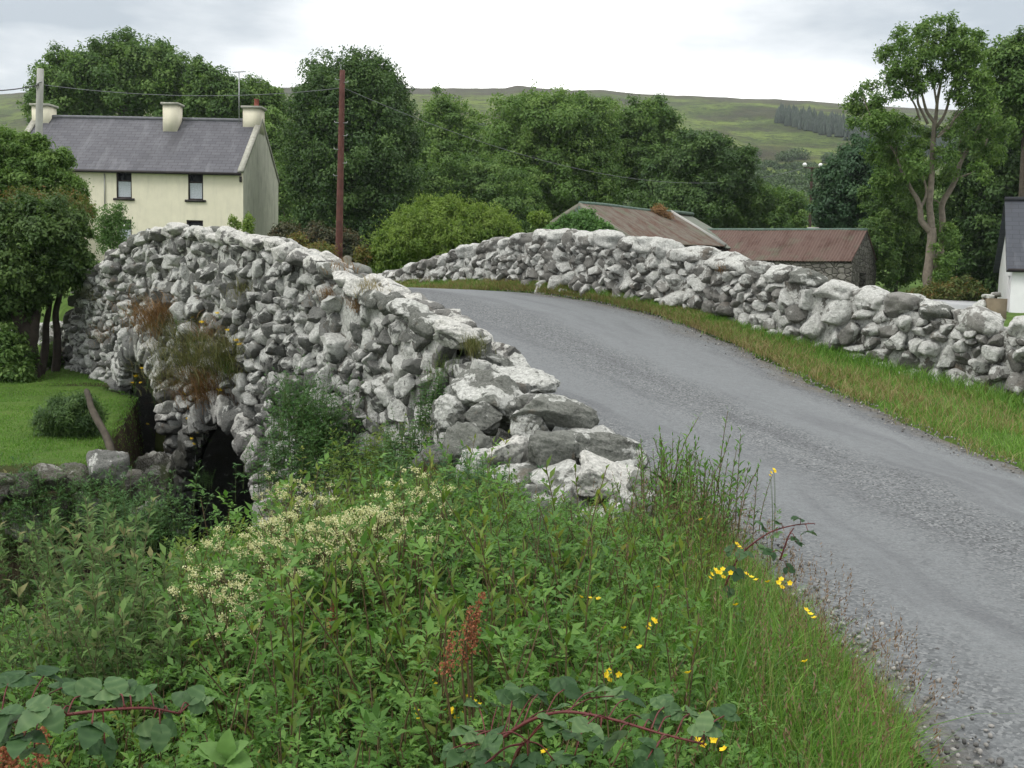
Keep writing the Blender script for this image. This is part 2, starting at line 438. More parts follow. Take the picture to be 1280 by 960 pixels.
def height(x, y):
    x = np.asarray(x, float); y = np.asarray(y, float)
    g = gen(x, y)
    L = left_edge(y); R = wall_line(y)
    zr = zroad(np.clip(x, L - 1, R + 2), y)
    far = sstep(30, 44, y)
    # right of the wall: road level passing into the fields
    z = np.where(x > R, zr + (g - zr) * sstep(.8, 7, x - R), zr)
    # verge on the right: slightly proud of the road
    vg = (x > right_edge(y)) & (x <= R)
    zw = np.interp(y, rwb[np.argsort(rwb[:, 1]), 1], rwb[np.argsort(rwb[:, 1]), 2]) - .02; fr = np.clip((x - right_edge(y)) / np.maximum(R - right_edge(y), .2), 0, 1)
    z = np.where(vg, zr + (zw - zr) * fr + .06 * sstep(0, .3, fr), z)
    z = np.where((x > R) & (x < R + .5), zw, z)
    # left bank
    u = np.maximum(L - x, 0)
    hb0 = np.interp(y, [-5, 6.5, 8, 11, 14, 16, 17.5], [0, -.02, -.25, -.75, -1.5, -2.4, -3.0])
    prof = np.interp(u, [0, .25, 1.0, 2.2, 3.5, 5, 8], [0, -.03, -.15, -.52, -1.0, -1.65, -2.5])
    bank = hb0 + prof * np.interp(y, [0, 8, 14], [1, 1, .6])
    d, side = ch_dist(x, y)
    lawn = np.where(side < 0, 1., 0.)
    leftz = np.where((side < 0) | (y > 17.6), g, bank)
    z = np.where(x < L, leftz, z)
    Xl = np.interp(y, [12.7, 13.2, 16, 20.6, 20.9], [-5.0, -5.05, -5.75, -7.0, -9]); inl = np.minimum(Xl - x, (y - 12.75))
    carve = np.where(side < 0, -3.3 + np.clip(inl, 0, 2) * 9, -3.3 + np.maximum(0, d) * 1.05)
    bxo = np.interp(y, BRc[:, 1], BRc[:, 0]); deep = (x > bxo - .3) & (y > 14.6) & (y < 21.6) & (x < bxo + 5.4 - (y - 15) * .2)
    ok = (y < 20.9)
    z = np.where(ok & (x < 2), np.where(deep & (x < 0) & ((x - y * .9) < 99), np.where(x - bxo < 4.2, -3.3, z), np.where(x < L, np.minimum(z, carve), z)), z)
    z = z + (g - z) * far
    return z
# ------------------------------------------------------------------ setting materials
def ground_mat():
    m = NT('turf_soil'); v = m.world()
    n = m.noise(v, .5, 6, .6); f = m.noise(v, 14, 6, .7)
    c = m.ramp(n, [(.3, (.045, .085, .018)), (.5, (.075, .14, .026)), (.7, (.11, .17, .04))])
    c = m.mix(m.step(f, .35, .75), c, m.mix(.5, c, (.05, .06, .02)))
    dirt = m.noise(v, 1.3, 5, .6)
    nz_ = m.n('ShaderNodeSeparateXYZ'); m.put(nz_.inputs[0], m.n('ShaderNodeNewGeometry').outputs['Normal'])
    steep = m.step(nz_.outputs[2], .84, .66)
    mr = m.n('ShaderNodeMapRange'); m.put(mr.inputs[0], nz_.outputs[2]); mr.inputs[1].default_value = .88; mr.inputs[2].default_value = .7
    c = m.mix(mr.outputs[0], c, m.mix(m.step(dirt, .4, .65), (.035, .028, .018), (.07, .058, .035)))
    return m.done(m.principled(c, .95, m.bump(f, .7, .05), spec=.1))
def road_mat():
    m = NT('worn_tarmac')
    uv = m.n('ShaderNodeAttribute'); uv.attribute_name = 'across'; a = uv.outputs['Fac']
    v = m.world()
    w = m.noise(m.mapv(v, (1, .35, 1), (0, 0, .25)), .9, 5, .6)
    al = m.n('ShaderNodeAttribute'); al.attribute_name = 'along'
    cb = m.n('ShaderNodeCombineXYZ'); m.put(cb.inputs[0], m.math('MULTIPLY', a, 9.)); m.put(cb.inputs[1], m.math('MULTIPLY', al.outputs['Fac'], .28))
    stk = m.noise(cb.outputs[0], 1.0, 6, .68, .3); pat = m.noise(cb.outputs[0], .55, 5, .6)
    aw = m.math('ADD', a, m.math('MULTIPLY', m.math('SUBTRACT', w, .5), .16))
    # wheel tracks are polished pale, the strip between keeps its dark loose chippings
    band = m.ramp(aw, [(0, .55), (.10, .75), (.22, .15), (.34, .40), (.46, 1.), (.57, .95), (.66, .15), (.84, .15), (.92, .8), (1, 1)])
    fine = m.noise(v, 95, 4, .8); mid = m.noise(v, 13, 6, .72); big = m.noise(v, 1.1, 4)
    vo = m.n('ShaderNodeTexVoronoi'); m.put(vo.inputs['Vector'], v); vo.inputs['Scale'].default_value = 62
    chip = m.ramp(vo.outputs['Color'], [(.15, (.05, .054, .056)), (.5, (.112, .122, .126)), (.85, (.26, .272, .275))])
    smooth = m.ramp(fine, [(.3, (.108, .119, .124)), (.5, (.152, .166, .171)), (.72, (.222, .237, .242))])
    smooth = m.mix(m.step(big, .3, .75), m.mix(.22, smooth, (.1, .105, .115)), smooth)
    rough = m.mix(m.step(mid, .35, .7), m.mix(.45, chip, (.06, .062, .068)), chip)
    k = m.math('MULTIPLY', band, m.math('ADD', m.step(mid, .3, .62), .25), True)
    smooth = m.mix(m.math('MULTIPLY', m.step(mid, .38, .66), .38), smooth, (.095, .098, .105)); c = m.mix(k, smooth, rough)
    c = m.mix(m.math('MULTIPLY', m.step(stk, .50, .66), .5), c, (.07, .073, .08))
    c = m.mix(m.math('MULTIPLY', m.step(pat, .56, .70), .14), c, (.28, .295, .30))
    # dirt and dead grass washed to the edges
    e = m.ramp(aw, [(0, 1.), (.05, .0), (.91, .0), (.97, .8), (1, 1.)])
    c = m.mix(m.math('MULTIPLY', e, m.step(m.noise(v, 6, 5, .7), .35, .6)), c, (.11, .098, .075))
    # a few dark damp patches and tar patches
    c = m.mix(m.math('MULTIPLY', m.step(m.noise(m.mapv(v, (1, .5, 1)), 2.3, 6, .7), .62, .72), .35), c, (.06, .063, .07))
    h = m.math('ADD', m.math('MULTIPLY', vo.outputs['Distance'], m.math('ADD', m.math('MULTIPLY', k, 1.2), .35)), m.math('MULTIPLY', fine, .5))
    return m.done(m.principled(c, m.math('ADD', .62, m.math('MULTIPLY', k, .3)), m.bump(h, .55, .012), spec=.35))
M_GROUND = ground_mat(); M_ROAD = road_mat()
M_STONE = stone_mat('lichen_limestone', dark=(.045, .047, .043), mid=(.175, .18, .17), amount=.63)
M_STONE_R = stone_mat('pale_lichen_fieldstone', dark=(.07, .068, .06), mid=(.21, .207, .19), amount=.72, brown=.35)
M_BLOCK = stone_mat('coping_boulder_stone', dark=(.06, .064, .056), mid=(.165, .175, .155), amount=.36, brown=.6)
M_COPE_L = stone_mat('white_coping_stone', dark=(.07, .07, .065), mid=(.2, .2, .19), lichen=(.64, .64, .60), amount=.68, brown=.25)
M_ARCH = stone_mat('arch_stone', dark=(.04, .042, .04), mid=(.135, .14, .135), amount=.42, lo=-.9)
M_CORE = stone_mat('wall_core_packing', dark=(.04, .038, .032), mid=(.11, .105, .09), amount=.3)
M_BANKROCK = stone_mat('mossy_bank_rock', dark=(.025, .026, .018), mid=(.075, .07, .055), lichen=(.3, .3, .27), amount=.1, mossy=.95)

# ------------------------------------------------------------------ ground sheet
def axis(near, far, fine, grow):
    p = [0.0]; st = fine
    while p[-1] < far:
        if p[-1] > near: st *= grow
        p.append(p[-1] + st)
    return np.array(p)
xr = axis(7.5, 260, .17, 1.07); xl = -axis(12.5, 260, .17, 1.07)[1:][::-1]
gx = np.concatenate([xl, xr]); ya = axis(27, 190, .19, 1.05) - 4
gy = np.concatenate([[-60, -30, -15, -8, -5.5], ya])
GX, GY = np.meshgrid(gx, gy)
GZ = height(GX, GY)
PP = np.stack([GX, GY, np.zeros_like(GX)], -1)
nearm = sstep(40, 8, GY)
inroad = (GX > left_edge(GY) - .1) & (GX < right_edge(GY) + .15)
GZ = GZ + np.where(inroad, -.07, fbm(PP, 1.1, 3, 3) * .07 + fbm(PP, .22, 5, 2) * .1 * (1 - nearm))
mb = MB(); ny, nx = GX.shape
I = np.arange(ny * nx).reshape(ny, nx)
mb.add(np.stack([GX, GY, GZ], -1).reshape(-1, 3), np.stack([I[:-1, :-1], I[:-1, 1:], I[1:, 1:], I[1:, :-1]], -1).reshape(-1, 4))
tag(mb.build('ground', M_GROUND, smooth=True), kind='structure')
def gz(x, y): return height(np.atleast_1d(np.asarray(x, float)), np.atleast_1d(np.asarray(y, float)))

# ------------------------------------------------------------------ road sheet
ys = np.concatenate([np.arange(-4, 30, .15), np.arange(30, 33, .6)])
us = np.linspace(0, 1, 25)
YY, UU = np.meshgrid(ys, us, indexing='ij')
le = left_edge(YY) + .08 * vnoise(np.stack([YY * 0, YY, YY * 0], -1), 1.7, 2); re = right_edge(YY) + .16 * vnoise(np.stack([YY * 0, YY, YY * 0], -1), 1.3, 9) + .09 * vnoise(np.stack([YY * 0, YY, YY * 0], -1), 4.3, 19)
XX = le + (re - le) * UU
ZZ = zroad(XX, YY) + .03 - .05 * (2 * UU - 1) ** 4 + .008 * fbm(np.stack([XX, YY, XX * 0], -1), 1.2, 4)
farr = sstep(30, 44, YY); ZZ = ZZ * (1 - farr) + (height(XX, YY) + .12) * farr
mb = MB(); ny, nx = YY.shape; I = np.arange(ny * nx).reshape(ny, nx)
mb.add(np.stack([XX, YY, ZZ], -1).reshape(-1, 3), np.stack([I[:-1, :-1], I[:-1, 1:], I[1:, 1:], I[1:, :-1]], -1).reshape(-1, 4), UU.ravel())
ro = tag(mb.build('road', M_ROAD, smooth=True), kind='structure')
ro.data.attributes['rnd'].name = 'across'; _q = ro.data.attributes.new('along', 'FLOAT', 'POINT'); _q.data.foreach_set('value', YY.ravel().astype(np.float32))
# river under the arch
mw = NT('peaty_water'); nn = mw.noise(mw.mapv(mw.world(), (1, .5, 1)), 5, 4)
M_WATER = mw.done(mw.principled((.012, .012, .009), .08, mw.bump(nn, .15, .03), spec=.5))
mb = MB(); mb.add([(-40, 0, -3.12), (0, 0, -3.12), (0, 21, -3.12), (-40, 21, -3.12)], np.array([(0, 1, 2, 3)]))
tag(mb.build('river', M_WATER), kind='structure')

# ------------------------------------------------------------------ stones
def ico(sub):
    bm = bmesh.new(); bmesh.ops.create_icosphere(bm, subdivisions=sub, radius=1)
    V = np.array([v.co[:] for v in bm.verts]); F = np.array([[v.index for v in f.verts] for f in bm.faces]); bm.free(); return V, F
ICO = {k: ico(k) for k in (2, 3, 4, 5)}
def boulder(size, seed, sub=3, cuts=7, box=.75, rough=1.0, lo=.62):
    """an angular boulder about the origin, half sizes given"""
    r = np.random.default_rng(seed); V, F = ICO[max(sub, 4)]; V = V.copy()
    V = np.sign(V) * np.abs(V) ** box
    V /= np.abs(V).max()
    for i in range(cuts):
        d = unit(r.normal(size=3)); c = r.uniform(lo, .95)
        V = V - np.maximum(0, V @ d - c)[:, None] * d * .92
    n = 1 + rough * (.13 * vnoise(V, 1.5, seed) + .07 * vnoise(V, 3.7, seed + 1) + (.042 * vnoise(V, 9, seed + 2) if sub >= 3 else 0) + (.022 * vnoise(V, 22, seed + 3) if sub > 4 else 0))
    return V * n[:, None] * np.asarray(size), F

def rubble(path, nrm, zb, zt, size, aspect=1.3, bulge=.5, batter=0., K=30, rings=11, holes=(), seed=0, loyd=2, protr=.05):
    """stones fitted to one another over a wall face. path (n,2), zb/zt (n,) along it; holes: (s, zspring, radius incl. ring).
    yields (V, F, rnd, centre, radius)"""
    r = np.random.default_rng(seed)
    S = np.concatenate([[0], np.cumsum(np.linalg.norm(np.diff(path, axis=0), axis=1))]); L = S[-1]
    f_b = lambda s: np.interp(s, S, zb); f_t = lambda s: np.interp(s, S, zt)
    def inhole(s, z, grow=0):
        m = np.zeros(s.shape, bool)
        for hs, hz, hr in holes:
            d = np.where(z > hz, np.hypot(s - hs, z - hz), np.abs(s - hs)); m |= d < hr + grow
        return m
    gs, gzz = np.meshgrid(np.arange(0, L, .055), np.arange(min(zb), max(zt), .055))
    ok = (gzz > f_b(gs)) & (gzz < f_t(gs)) & ~inhole(gs, gzz)
    G = np.stack([gs[ok], gzz[ok]], 1)
    area = len(G) * .055 ** 2
    n = int(area / (size * size * aspect))
    # denser seeds in some places, so that sizes vary
    wgt = np.exp(1.1 * vnoise(np.stack([G[:, 0], G[:, 1], G[:, 0] * 0], 1), .9 / size * .55, seed + 5)); wgt /= wgt.sum()
    P = G[r.choice(len(G), n, p=wgt, replace=False)] + r.normal(size=(n, 2)) * .02
    sc = np.array([1 / aspect, 1.])
    for _ in range(loyd):
        idx = np.concatenate([((g[:, None] * sc - P[None] * sc) ** 2).sum(-1).argmin(1) for g in np.array_split(G, max(1, len(G) * n // 4_000_000 + 1))])
        c = np.bincount(idx, minlength=n).clip(1)
        Q = np.stack([np.bincount(idx, G[:, k], n) / c for k in (0, 1)], 1)
        P = P + (Q - P) * .75
    # ghosts across the limits
    gh = []
    for s, z in P:
        t, b = f_t(s), f_b(s)
        if t - z < size * 2: gh.append((s, 2 * t - z))
        if z - b < size * 2: gh.append((s, 2 * b - z))
        if s < size * 2: gh.append((-s, z))
        if L - s < size * 2: gh.append((2 * L - s, z))
        for hs, hz, hr in holes:
            if z > hz:
                d = math.hypot(s - hs, z - hz)
                if d < hr + size * 2: k = (2 * hr - d) / d; gh.append((hs + (s - hs) * k, hz + (z - hz) * k))
            else:
                d = abs(s - hs)
                if d < hr + size * 2: gh.append((hs + math.copysign(2 * hr - d, s - hs), z))
    A = np.vstack([P, gh]) * sc; B = P * sc
    D2 = ((B[:, None] - A[None]) ** 2).sum(-1); D2[np.arange(n), np.arange(n)] = 1e9
    nb = np.argsort(D2, 1)[:, :16]
    dv = A[nb] - B[:, None]; dd = np.sqrt((dv ** 2).sum(-1)); ph = np.arctan2(dv[..., 1], dv[..., 0])
    th = np.arange(K) * 2 * math.pi / K
    c = np.cos(th[None, :, None] - ph[:, None, :]).clip(0) / (dd[:, None, :] / 2)
    p = 13.
    Rr = ((c ** p).sum(-1)) ** (-1 / p)
    med = np.median(Rr, 1, keepdims=True); Rr = np.minimum(Rr, med * 1.9) * r.uniform(1.0, 1.09, (n, 1))
    fi = np.linspace(0, math.pi * .78, rings + 1)[1:]
    e1 = r.uniform(.38, .7, n)[:, None]; e2 = r.uniform(.5, .85, n)[:, None]
    rho = np.sin(fi)[None] ** e1; dep = np.sign(np.cos(fi)) * np.abs(np.cos(fi)) ** e2
    Dp = (med[:, 0] * bulge * r.uniform(.8, 1.5, n) + .03)
    X = rho[:, :, None] * (Rr * np.cos(th))[:, None, :]; Z = rho[:, :, None] * (Rr * np.sin(th))[:, None, :]
    Y = np.broadcast_to((dep * 1.)[:, :, None], X.shape)
    loc = np.stack([X / med[:, :, None], Z / med[:, :, None], Y], -1).reshape(n, -1, 3)
    pole = np.zeros((n, 1, 3)); pole[..., 2] = 1
    loc = np.concatenate([loc, pole], 1)
    for k in range(7):
        d = r.normal(size=(n, 3)); d[:, 2] = np.abs(d[:, 2]); d = unit(d); cc = r.uniform(.42, .95, n)
        loc = loc - np.maximum(0, (loc * d[:, None]).sum(-1) - cc[:, None])[..., None] * d[:, None] * .9
    ns = loc + np.arange(n)[:, None, None] * 13.7
    loc = loc * (1 + .15 * vnoise(ns, 1.4, seed) + .07 * vnoise(ns, 3.6, seed + 1) + .05 * vnoise(ns, 8, seed + 2) + .026 * vnoise(ns, 17, seed + 3))[..., None]
    tilt = r.normal(size=(n, 2)) * .25; out_ = r.normal(size=n) * protr
    s0, z0 = P[:, 0], P[:, 1]
    ls = s0[:, None] + loc[..., 0] * med * aspect; lz = z0[:, None] + loc[..., 1] * med
    ld = loc[..., 2] * Dp[:, None] + out_[:, None] + (tilt[:, :1] * loc[..., 0] + tilt[:, 1:] * loc[..., 1]) * med * .8
    px_ = np.interp(ls, S, path[:, 0]); py_ = np.interp(ls, S, path[:, 1])
    ext = ls - np.clip(ls, 0, L)
    tx = np.interp(ls, S, -nrm[:, 1]); ty = np.interp(ls, S, nrm[:, 0])
    if np.dot(path[1] - path[0], [-nrm[0, 1], nrm[0, 0]]) < 0: tx, ty = -tx, -ty
    nx_ = np.interp(ls, S, nrm[:, 0]); ny_ = np.interp(ls, S, nrm[:, 1])
    o = ld + batter * (f_t(ls) - lz)
    V = np.stack([px_ + ext * tx + nx_ * o, py_ + ext * ty + ny_ * o, lz], -1)
    q = [(i * K + j, i * K + (j + 1) % K, (i + 1) * K + (j + 1) % K, (i + 1) * K + j) for i in range(rings - 1) for j in range(K)]
    tr = [(rings * K, (j + 1) % K, j) for j in range(K)]
    F = [np.array(q), np.array(tr)]
    rr = r.uniform(0, 1, n)
    return [(V[i], F, rr[i], V[i].mean(0), med[i, 0]) for i in range(n)], (S, f_b, f_t)

def lay(stones, thing_, mat, name, stuff, most=100, keep=None):
    """the stones that show largest become parts of their own, the rest one part of kind stuff"""
    sc_ = []
    for i, (V, F, r, c, md) in enumerate(stones):
        px, py = pix(c)
        vis = (-40 < px[0] < 1320) and (-40 < py[0] < 1000) and (keep is None or keep(px[0], py[0]))
        sc_.append((md / max(1, np.linalg.norm(c - np.array([0, 0, EYE]))) if vis else 0, i))
    top = {i for s, i in sorted(sc_, reverse=True)[:most] if s > 0}
    rest = MB()
    for i, (V, F, r, c, md) in enumerate(stones):
        if i in top:
            m = MB(); m.add(V, F, r); m.build(name, mat, thing_, smooth=True)
        else: rest.add(V, F, r)
    if rest.n: rest.build(stuff, mat, thing_, smooth=True)['kind'] = 'stuff'

def strip(mb, path, off, nrm, zb, zt, skip=None, dz=.12, a=.4):
    """plain vertical sheet behind a stone face"""
    S = np.concatenate([[0], np.cumsum(np.linalg.norm(np.diff(path, axis=0), axis=1))])
    s = np.arange(0, S[-1] + .1, .1); s = np.minimum(s, S[-1])
    x = np.interp(s, S, path[:, 0]) - off * np.interp(s, S, nrm[:, 0]); y = np.interp(s, S, path[:, 1]) - off * np.interp(s, S, nrm[:, 1])
    b = np.interp(s, S, zb); t = np.interp(s, S, zt); nz_ = 40
    f = np.linspace(0, 1, nz_)
    Z = b[:, None] + (t - b)[:, None] * f; X = np.repeat(x[:, None], nz_, 1); Y = np.repeat(y[:, None], nz_, 1)
    I = np.arange(len(s) * nz_).reshape(len(s), nz_)
    F = np.stack([I[:-1, :-1], I[1:, :-1], I[1:, 1:], I[:-1, 1:]], -1).reshape(-1, 4)
    if skip is not None:
        sm = .5 * (s[:-1] + s[1:]); Sm = np.repeat(sm[:, None], nz_ - 1, 1); Zm = .25 * (Z[:-1, :-1] + Z[1:, :-1] + Z[1:, 1:] + Z[:-1, 1:])
        F = F[~skip(Sm, Zm).ravel()]
    mb.add(np.stack([X, Y, Z], -1).reshape(-1, 3), F, a)
    return x, y, s

# ================================================================== the bridge (left parapet, river face, arches)
bridge = thing('stone_bridge', 'humpbacked old stone bridge of lichen white rubble with a dark arch below its parapet', 'bridge', tuple(at(285, 690, 17)))
path = BRc[:, :2]
nrm = NB
zt = BRc[:, 2] - .16
Sb = np.concatenate([[0], np.cumsum(np.linalg.norm(np.diff(path, axis=0), axis=1))])
foot = np.interp(path[:, 1], [6, 8, 11, 14, 15.5, 16.2, 20.2, 20.8, 23, 25], [-.35, -.5, -1.1, -2.2, -3.2, -3.5, -3.5, -1.3, -1.2, -1.2])
zt = np.maximum(zt, foot + .3)
s_at = lambda Y: float(np.interp(Y, path[:, 1], Sb))
A1 = ((s_at(15.75) + s_at(18.25)) / 2, -2.55, (s_at(18.25) - s_at(15.75)) / 2)
A2 = ((s_at(18.75) + s_at(20.6)) / 2, -1.35, (s_at(20.6) - s_at(18.75)) / 2)
RING = .56
A1r = (A1[0], A1[1], A1[2] + RING); A2r = (A2[0], A2[1], A2[2] + .02)
# the near part has bigger stones: three runs of different stone size
def cut(Y0, Y1):
    k = (path[:, 1] >= Y0) & (path[:, 1] <= Y1); return k
stones = []
for Y0, Y1, size, seed in ((7.0, 10.4, .34, 21), (10.2, 14.2, .27, 22), (14.0, 24.3, .212, 23)):
    k = cut(Y0, Y1); s0 = Sb[k][0]
    st, _ = rubble(path[k], nrm[k], foot[k], zt[k], size, 1.08 if Y0 > 13 else 1.15, .62, .04, holes=[(h[0] - s0, h[1], h[2]) for h in (A1r, A2r)] if Y0 > 13 else (), seed=seed)
    stones += st
lay(stones, bridge, M_STONE, 'face_stone', 'face_rubble')
def inarch(s, z, grow=0):
    m = np.zeros(s.shape, bool)
    for hs, hz, hr in (A1, A2):
        m |= np.where(z > hz, np.hypot(s - hs, z - hz), np.abs(s - hs)) < hr + grow
    return m
core = MB()
kc = path[:, 1] > 11.0
cpath, cn_, cf_, ct_ = path[kc], nrm[kc], foot[kc], zt[kc] - .06; sc0 = Sb[kc][0]
strip(core, cpath, .0, cn_, cf_, ct_ + .02, skip=lambda s, z: inarch(s + sc0, z))
strip(core, cpath, WALL_T - .2, cn_, np.maximum(cf_, zroad(cpath[:, 0], cpath[:, 1]) - .4), ct_ + .02)
# cap of the core
n_ = len(cpath); a_ = cpath - cn_ * .0; b_ = cpath - cn_ * (WALL_T - .2)
I = np.arange(n_)
core.add(np.vstack([np.c_[a_, ct_], np.c_[b_, ct_]]), np.stack([I[:-1], I[1:], I[1:] + n_, I[:-1] + n_], -1), .4)
core.build('core', M_CORE, bridge)
# barrels behind the two arches
for hs, hz, hr in (A1, A2):
    brl = MB()
    c = np.array([np.interp(hs, Sb, path[:, 0]), np.interp(hs, Sb, path[:, 1])]); nn_ = np.array([np.interp(hs, Sb, nrm[:, 0]), np.interp(hs, Sb, nrm[:, 1])]); nn_ /= np.linalg.norm(nn_)
    tt = np.array([-nn_[1], nn_[0]]); 
    if np.dot(tt, path[-1] - path[0]) < 0: tt = -tt
    prof = [(-hr, -3.5)] + [(-hr, z) for z in np.linspace(-3.4, hz, 12)] + [(-hr * math.cos(a), hz + hr * math.sin(a)) for a in np.linspace(.05, math.pi - .05, 26)] + [(hr, z) for z in np.linspace(hz, -3.5, 13)]
    dpt = np.linspace(.12, 5.2, 30)
    V = []
    for d in dpt:
        for a, z in prof:
            p = c + tt * a - nn_ * d; V.append((p[0], p[1], z))
    V = np.array(V); V += (fbm(V, 3.0, 6)[:, None] * .07) * np.array([1, 1, 1])
    k = len(prof); I = np.arange(len(V)).reshape(len(dpt), k)
    F = [np.stack([I[:-1, :-1], I[:-1, 1:], I[1:, 1:], I[1:, :-1]], -1).reshape(-1, 4)]
    brl.add(V, F, .3); 
    e0 = I[-1]; brl.add(V[e0], np.array([list(range(k))]), .3)  # closed far end, added to block light so the arch stays dark
    brl.build('arch_barrel', M_ARCH, bridge, smooth=False)
    # voussoirs: long thin stones set on edge round the arch
    if hr > .9:
        nv = 25
        for i in range(nv):
            an = math.pi * (i + .5) / nv; ln = random.uniform(.48, .66)
            Vb, Fb = boulder((.105 * hr / .98 * random.uniform(.8, 1.05), .22, ln / 2), 300 + i, 3, 6, .6)
            Rm = np.array([[math.sin(an), 0, -math.cos(an)], [0, 1, 0], [math.cos(an), 0, math.sin(an)]])
            q = Vb @ Rm.T
            rad = hr + ln / 2 - random.uniform(0, .05)
            q = q + np.array([-math.cos(an) * rad, -.02 if an > 1.5 else .07, math.sin(an) * rad])
            # a: along the wall, depth: outward
            W = np.c_[c[0] + tt[0] * q[:, 0] + nn_[0] * (q[:, 1] + .04 * (1.0)), c[1] + tt[1] * q[:, 0] + nn_[1] * (q[:, 1] + .04), hz + q[:, 2]]
            W[:, :2] += nn_ * .05
            m = MB(); m.add(W, Fb, random.random()); m.build('voussoir', M_COPE_L if (an < 1.7 and random.random() < .8) else M_ARCH, bridge, smooth=True)
    # jamb stones below the springing
    for sd in (-1, 1):
        z = -3.4; i = 0
        while z < hz - .1:
            hh = random.uniform(.26, .42); Vb, Fb = boulder((.24 if hr > .9 else .12, .24, hh / 2 * 1.03), int(700 + z * 50 + sd * 9 + hr * 100), 3, 6, .55)
            q = Vb + np.array([sd * (hr + (.22 if hr > .9 else .12)), -.08, z + hh / 2])
            W = np.c_[c[0] + tt[0] * q[:, 0] + nn_[0] * (q[:, 1] + .1), c[1] + tt[1] * q[:, 0] + nn_[1] * (q[:, 1] + .1), q[:, 2]]
            m = MB(); m.add(W, Fb, random.random()); m.build('jamb_stone', M_ARCH if random.random() < .6 else M_COPE_L, bridge, smooth=True); z += hh
# coping: two staggered rows of flat white stones, then the big tumbled blocks of the near end
nc = 0
S_end = s_at(10.9)
for row in (0, 1, 2):
    s = S_end + row * .13
    while s < Sb[-1] - .2:
        ln = random.uniform(.30, .56) * (1.15 if s < s_at(13) else 1)
        m_ = s + ln / 2
        x, y, z = [float(np.interp(m_, Sb, q)) for q in (path[:, 0], path[:, 1], BRc[:, 2])]
        nx_, ny_ = float(np.interp(m_, Sb, nrm[:, 0])), float(np.interp(m_, Sb, nrm[:, 1]))
        dz = float(np.interp(m_ + .2, Sb, BRc[:, 2]) - np.interp(m_ - .2, Sb, BRc[:, 2])) / .4
        slope = math.atan(dz)
        if abs(slope) > .9: s += ln; continue
        off = (.02, .22, .42)[row] + random.uniform(-.04, .04)
        hh = random.uniform(.085, .14) * (1.15 if row == 0 else 1); wd = random.uniform(.15, .21)
        Vb, Fb = boulder((ln / 2 * 1.06, wd, hh), 1000 + nc, 3, 7, .8)
        Vb[:, 2] += Vb[:, 0] * math.tan(slope) * .9
        ang = math.atan2(-nx_, ny_) + random.uniform(-.25, .25)
        ca, sa = math.cos(ang), math.sin(ang)
        W = np.c_[Vb[:, 0] * ca - Vb[:, 1] * sa, Vb[:, 0] * sa + Vb[:, 1] * ca, Vb[:, 2]]
        W = W + np.array([x - nx_ * off, y - ny_ * off, z - .08 - (.03 if row else 0) + random.uniform(-.04, .05)])
        m = MB(); m.add(W, Fb, random.random()); m.build('coping_stone', M_COPE_L if random.random() < .75 else M_BLOCK, bridge, smooth=True); nc += 1
        s += ln * .98
# near end blocks: (px, py, depth, half sizes, yaw)
for i, (px, py, Y, sz, yaw, tl, m_) in enumerate([
    (574, 420, 10.9, (.26, .2, .15), .3, .1, 1), (603, 438, 10.7, (.16, .2, .14), .2, 0, 0),
    (610, 492, 9.5, (.36, .30, .21), -.2, .28, 0), (648, 476, 9.9, (.34, .26, .12), -.15, .1, 0), (606, 520, 9.25, (.24, .22, .17), .3, .2, 0),
    (684, 522, 8.8, (.40, .33, .2), .1, .16, 0), (668, 540, 8.7, (.20, .25, .17), .4, .1, 0),
    (700, 568, 8.2, (.32, .27, .21), .3, 0, 0), (752, 560, 8.2, (.33, .28, .16), -.1, .14, 0), (640, 570, 8.5, (.2, .25, .2), 0, 0, 1), (590, 560, 8.9, (.22, .22, .2), .3, 0, 0), (565, 520, 9.5, (.2, .2, .18), .1, .1, 0),
    (756, 596, 7.55, (.38, .30, .17), -.05, .1, 1), (700, 600, 7.8, (.2, .24, .15), .2, 0, 0), (715, 636, 7.45, (.13, .2, .18), .2, 0, 0), (775, 655, 7.25, (.30, .26, .2), .2, 0, 1), (735, 672, 7.2, (.3, .26, .17), .5, 0, 0), (660, 630, 7.7, (.25, .25, .2), 0, 0, 0), (620, 612, 8.1, (.2, .25, .2), .4, 0, 0), (545, 580, 9.2, (.2, .2, .2), .4, 0, 0), (655, 520, 9.5, (.26, .24, .22), .2, 0, 0), (715, 560, 8.7, (.28, .26, .22), .5, 0, 0), (772, 600, 8.0, (.24, .24, .2), .1, 0, 0), (800, 620, 7.5, (.2, .22, .2), .3, 0, 0), (640, 500, 9.9, (.26, .24, .2), .1, 0, 0), (690, 545, 9.0, (.26, .24, .2), .1, 0, 0), (800, 655, 7.2, (.22, .22, .22), .6, 0, 0), (690, 655, 7.4, (.22, .22, .2), .1, 0, 0), (600, 590, 8.6, (.24, .22, .2), .3, 0, 0), (622, 462, 10.7, (.2, .2, .19), .5, 0, 0), (596, 470, 10.6, (.2, .2, .18), .2, 0, 0), (645, 458, 10.8, (.17, .2, .16), .8, 0, 0), (628, 440, 11.0, (.15, .18, .14), .8, 0, 1), (655, 600, 8.1, (.2, .22, .2), .8, 0, 0)]):
    Vb, Fb = boulder(sz, 40 + i, 5, 11, .72, 1.1, .5)
    Vb[:, 2] += Vb[:, 0] * tl * -1
    ca, sa = math.cos(yaw), math.sin(yaw)
    W = np.c_[Vb[:, 0] * ca - Vb[:, 1] * sa, Vb[:, 0] * sa + Vb[:, 1] * ca, Vb[:, 2]] + np.array(at(px, py, Y))
    m = MB(); m.add(W, Fb, (.1 + .618 * i) % 1); m.build('end_block', M_COPE_L if m_ else M_BLOCK, bridge, smooth=True)

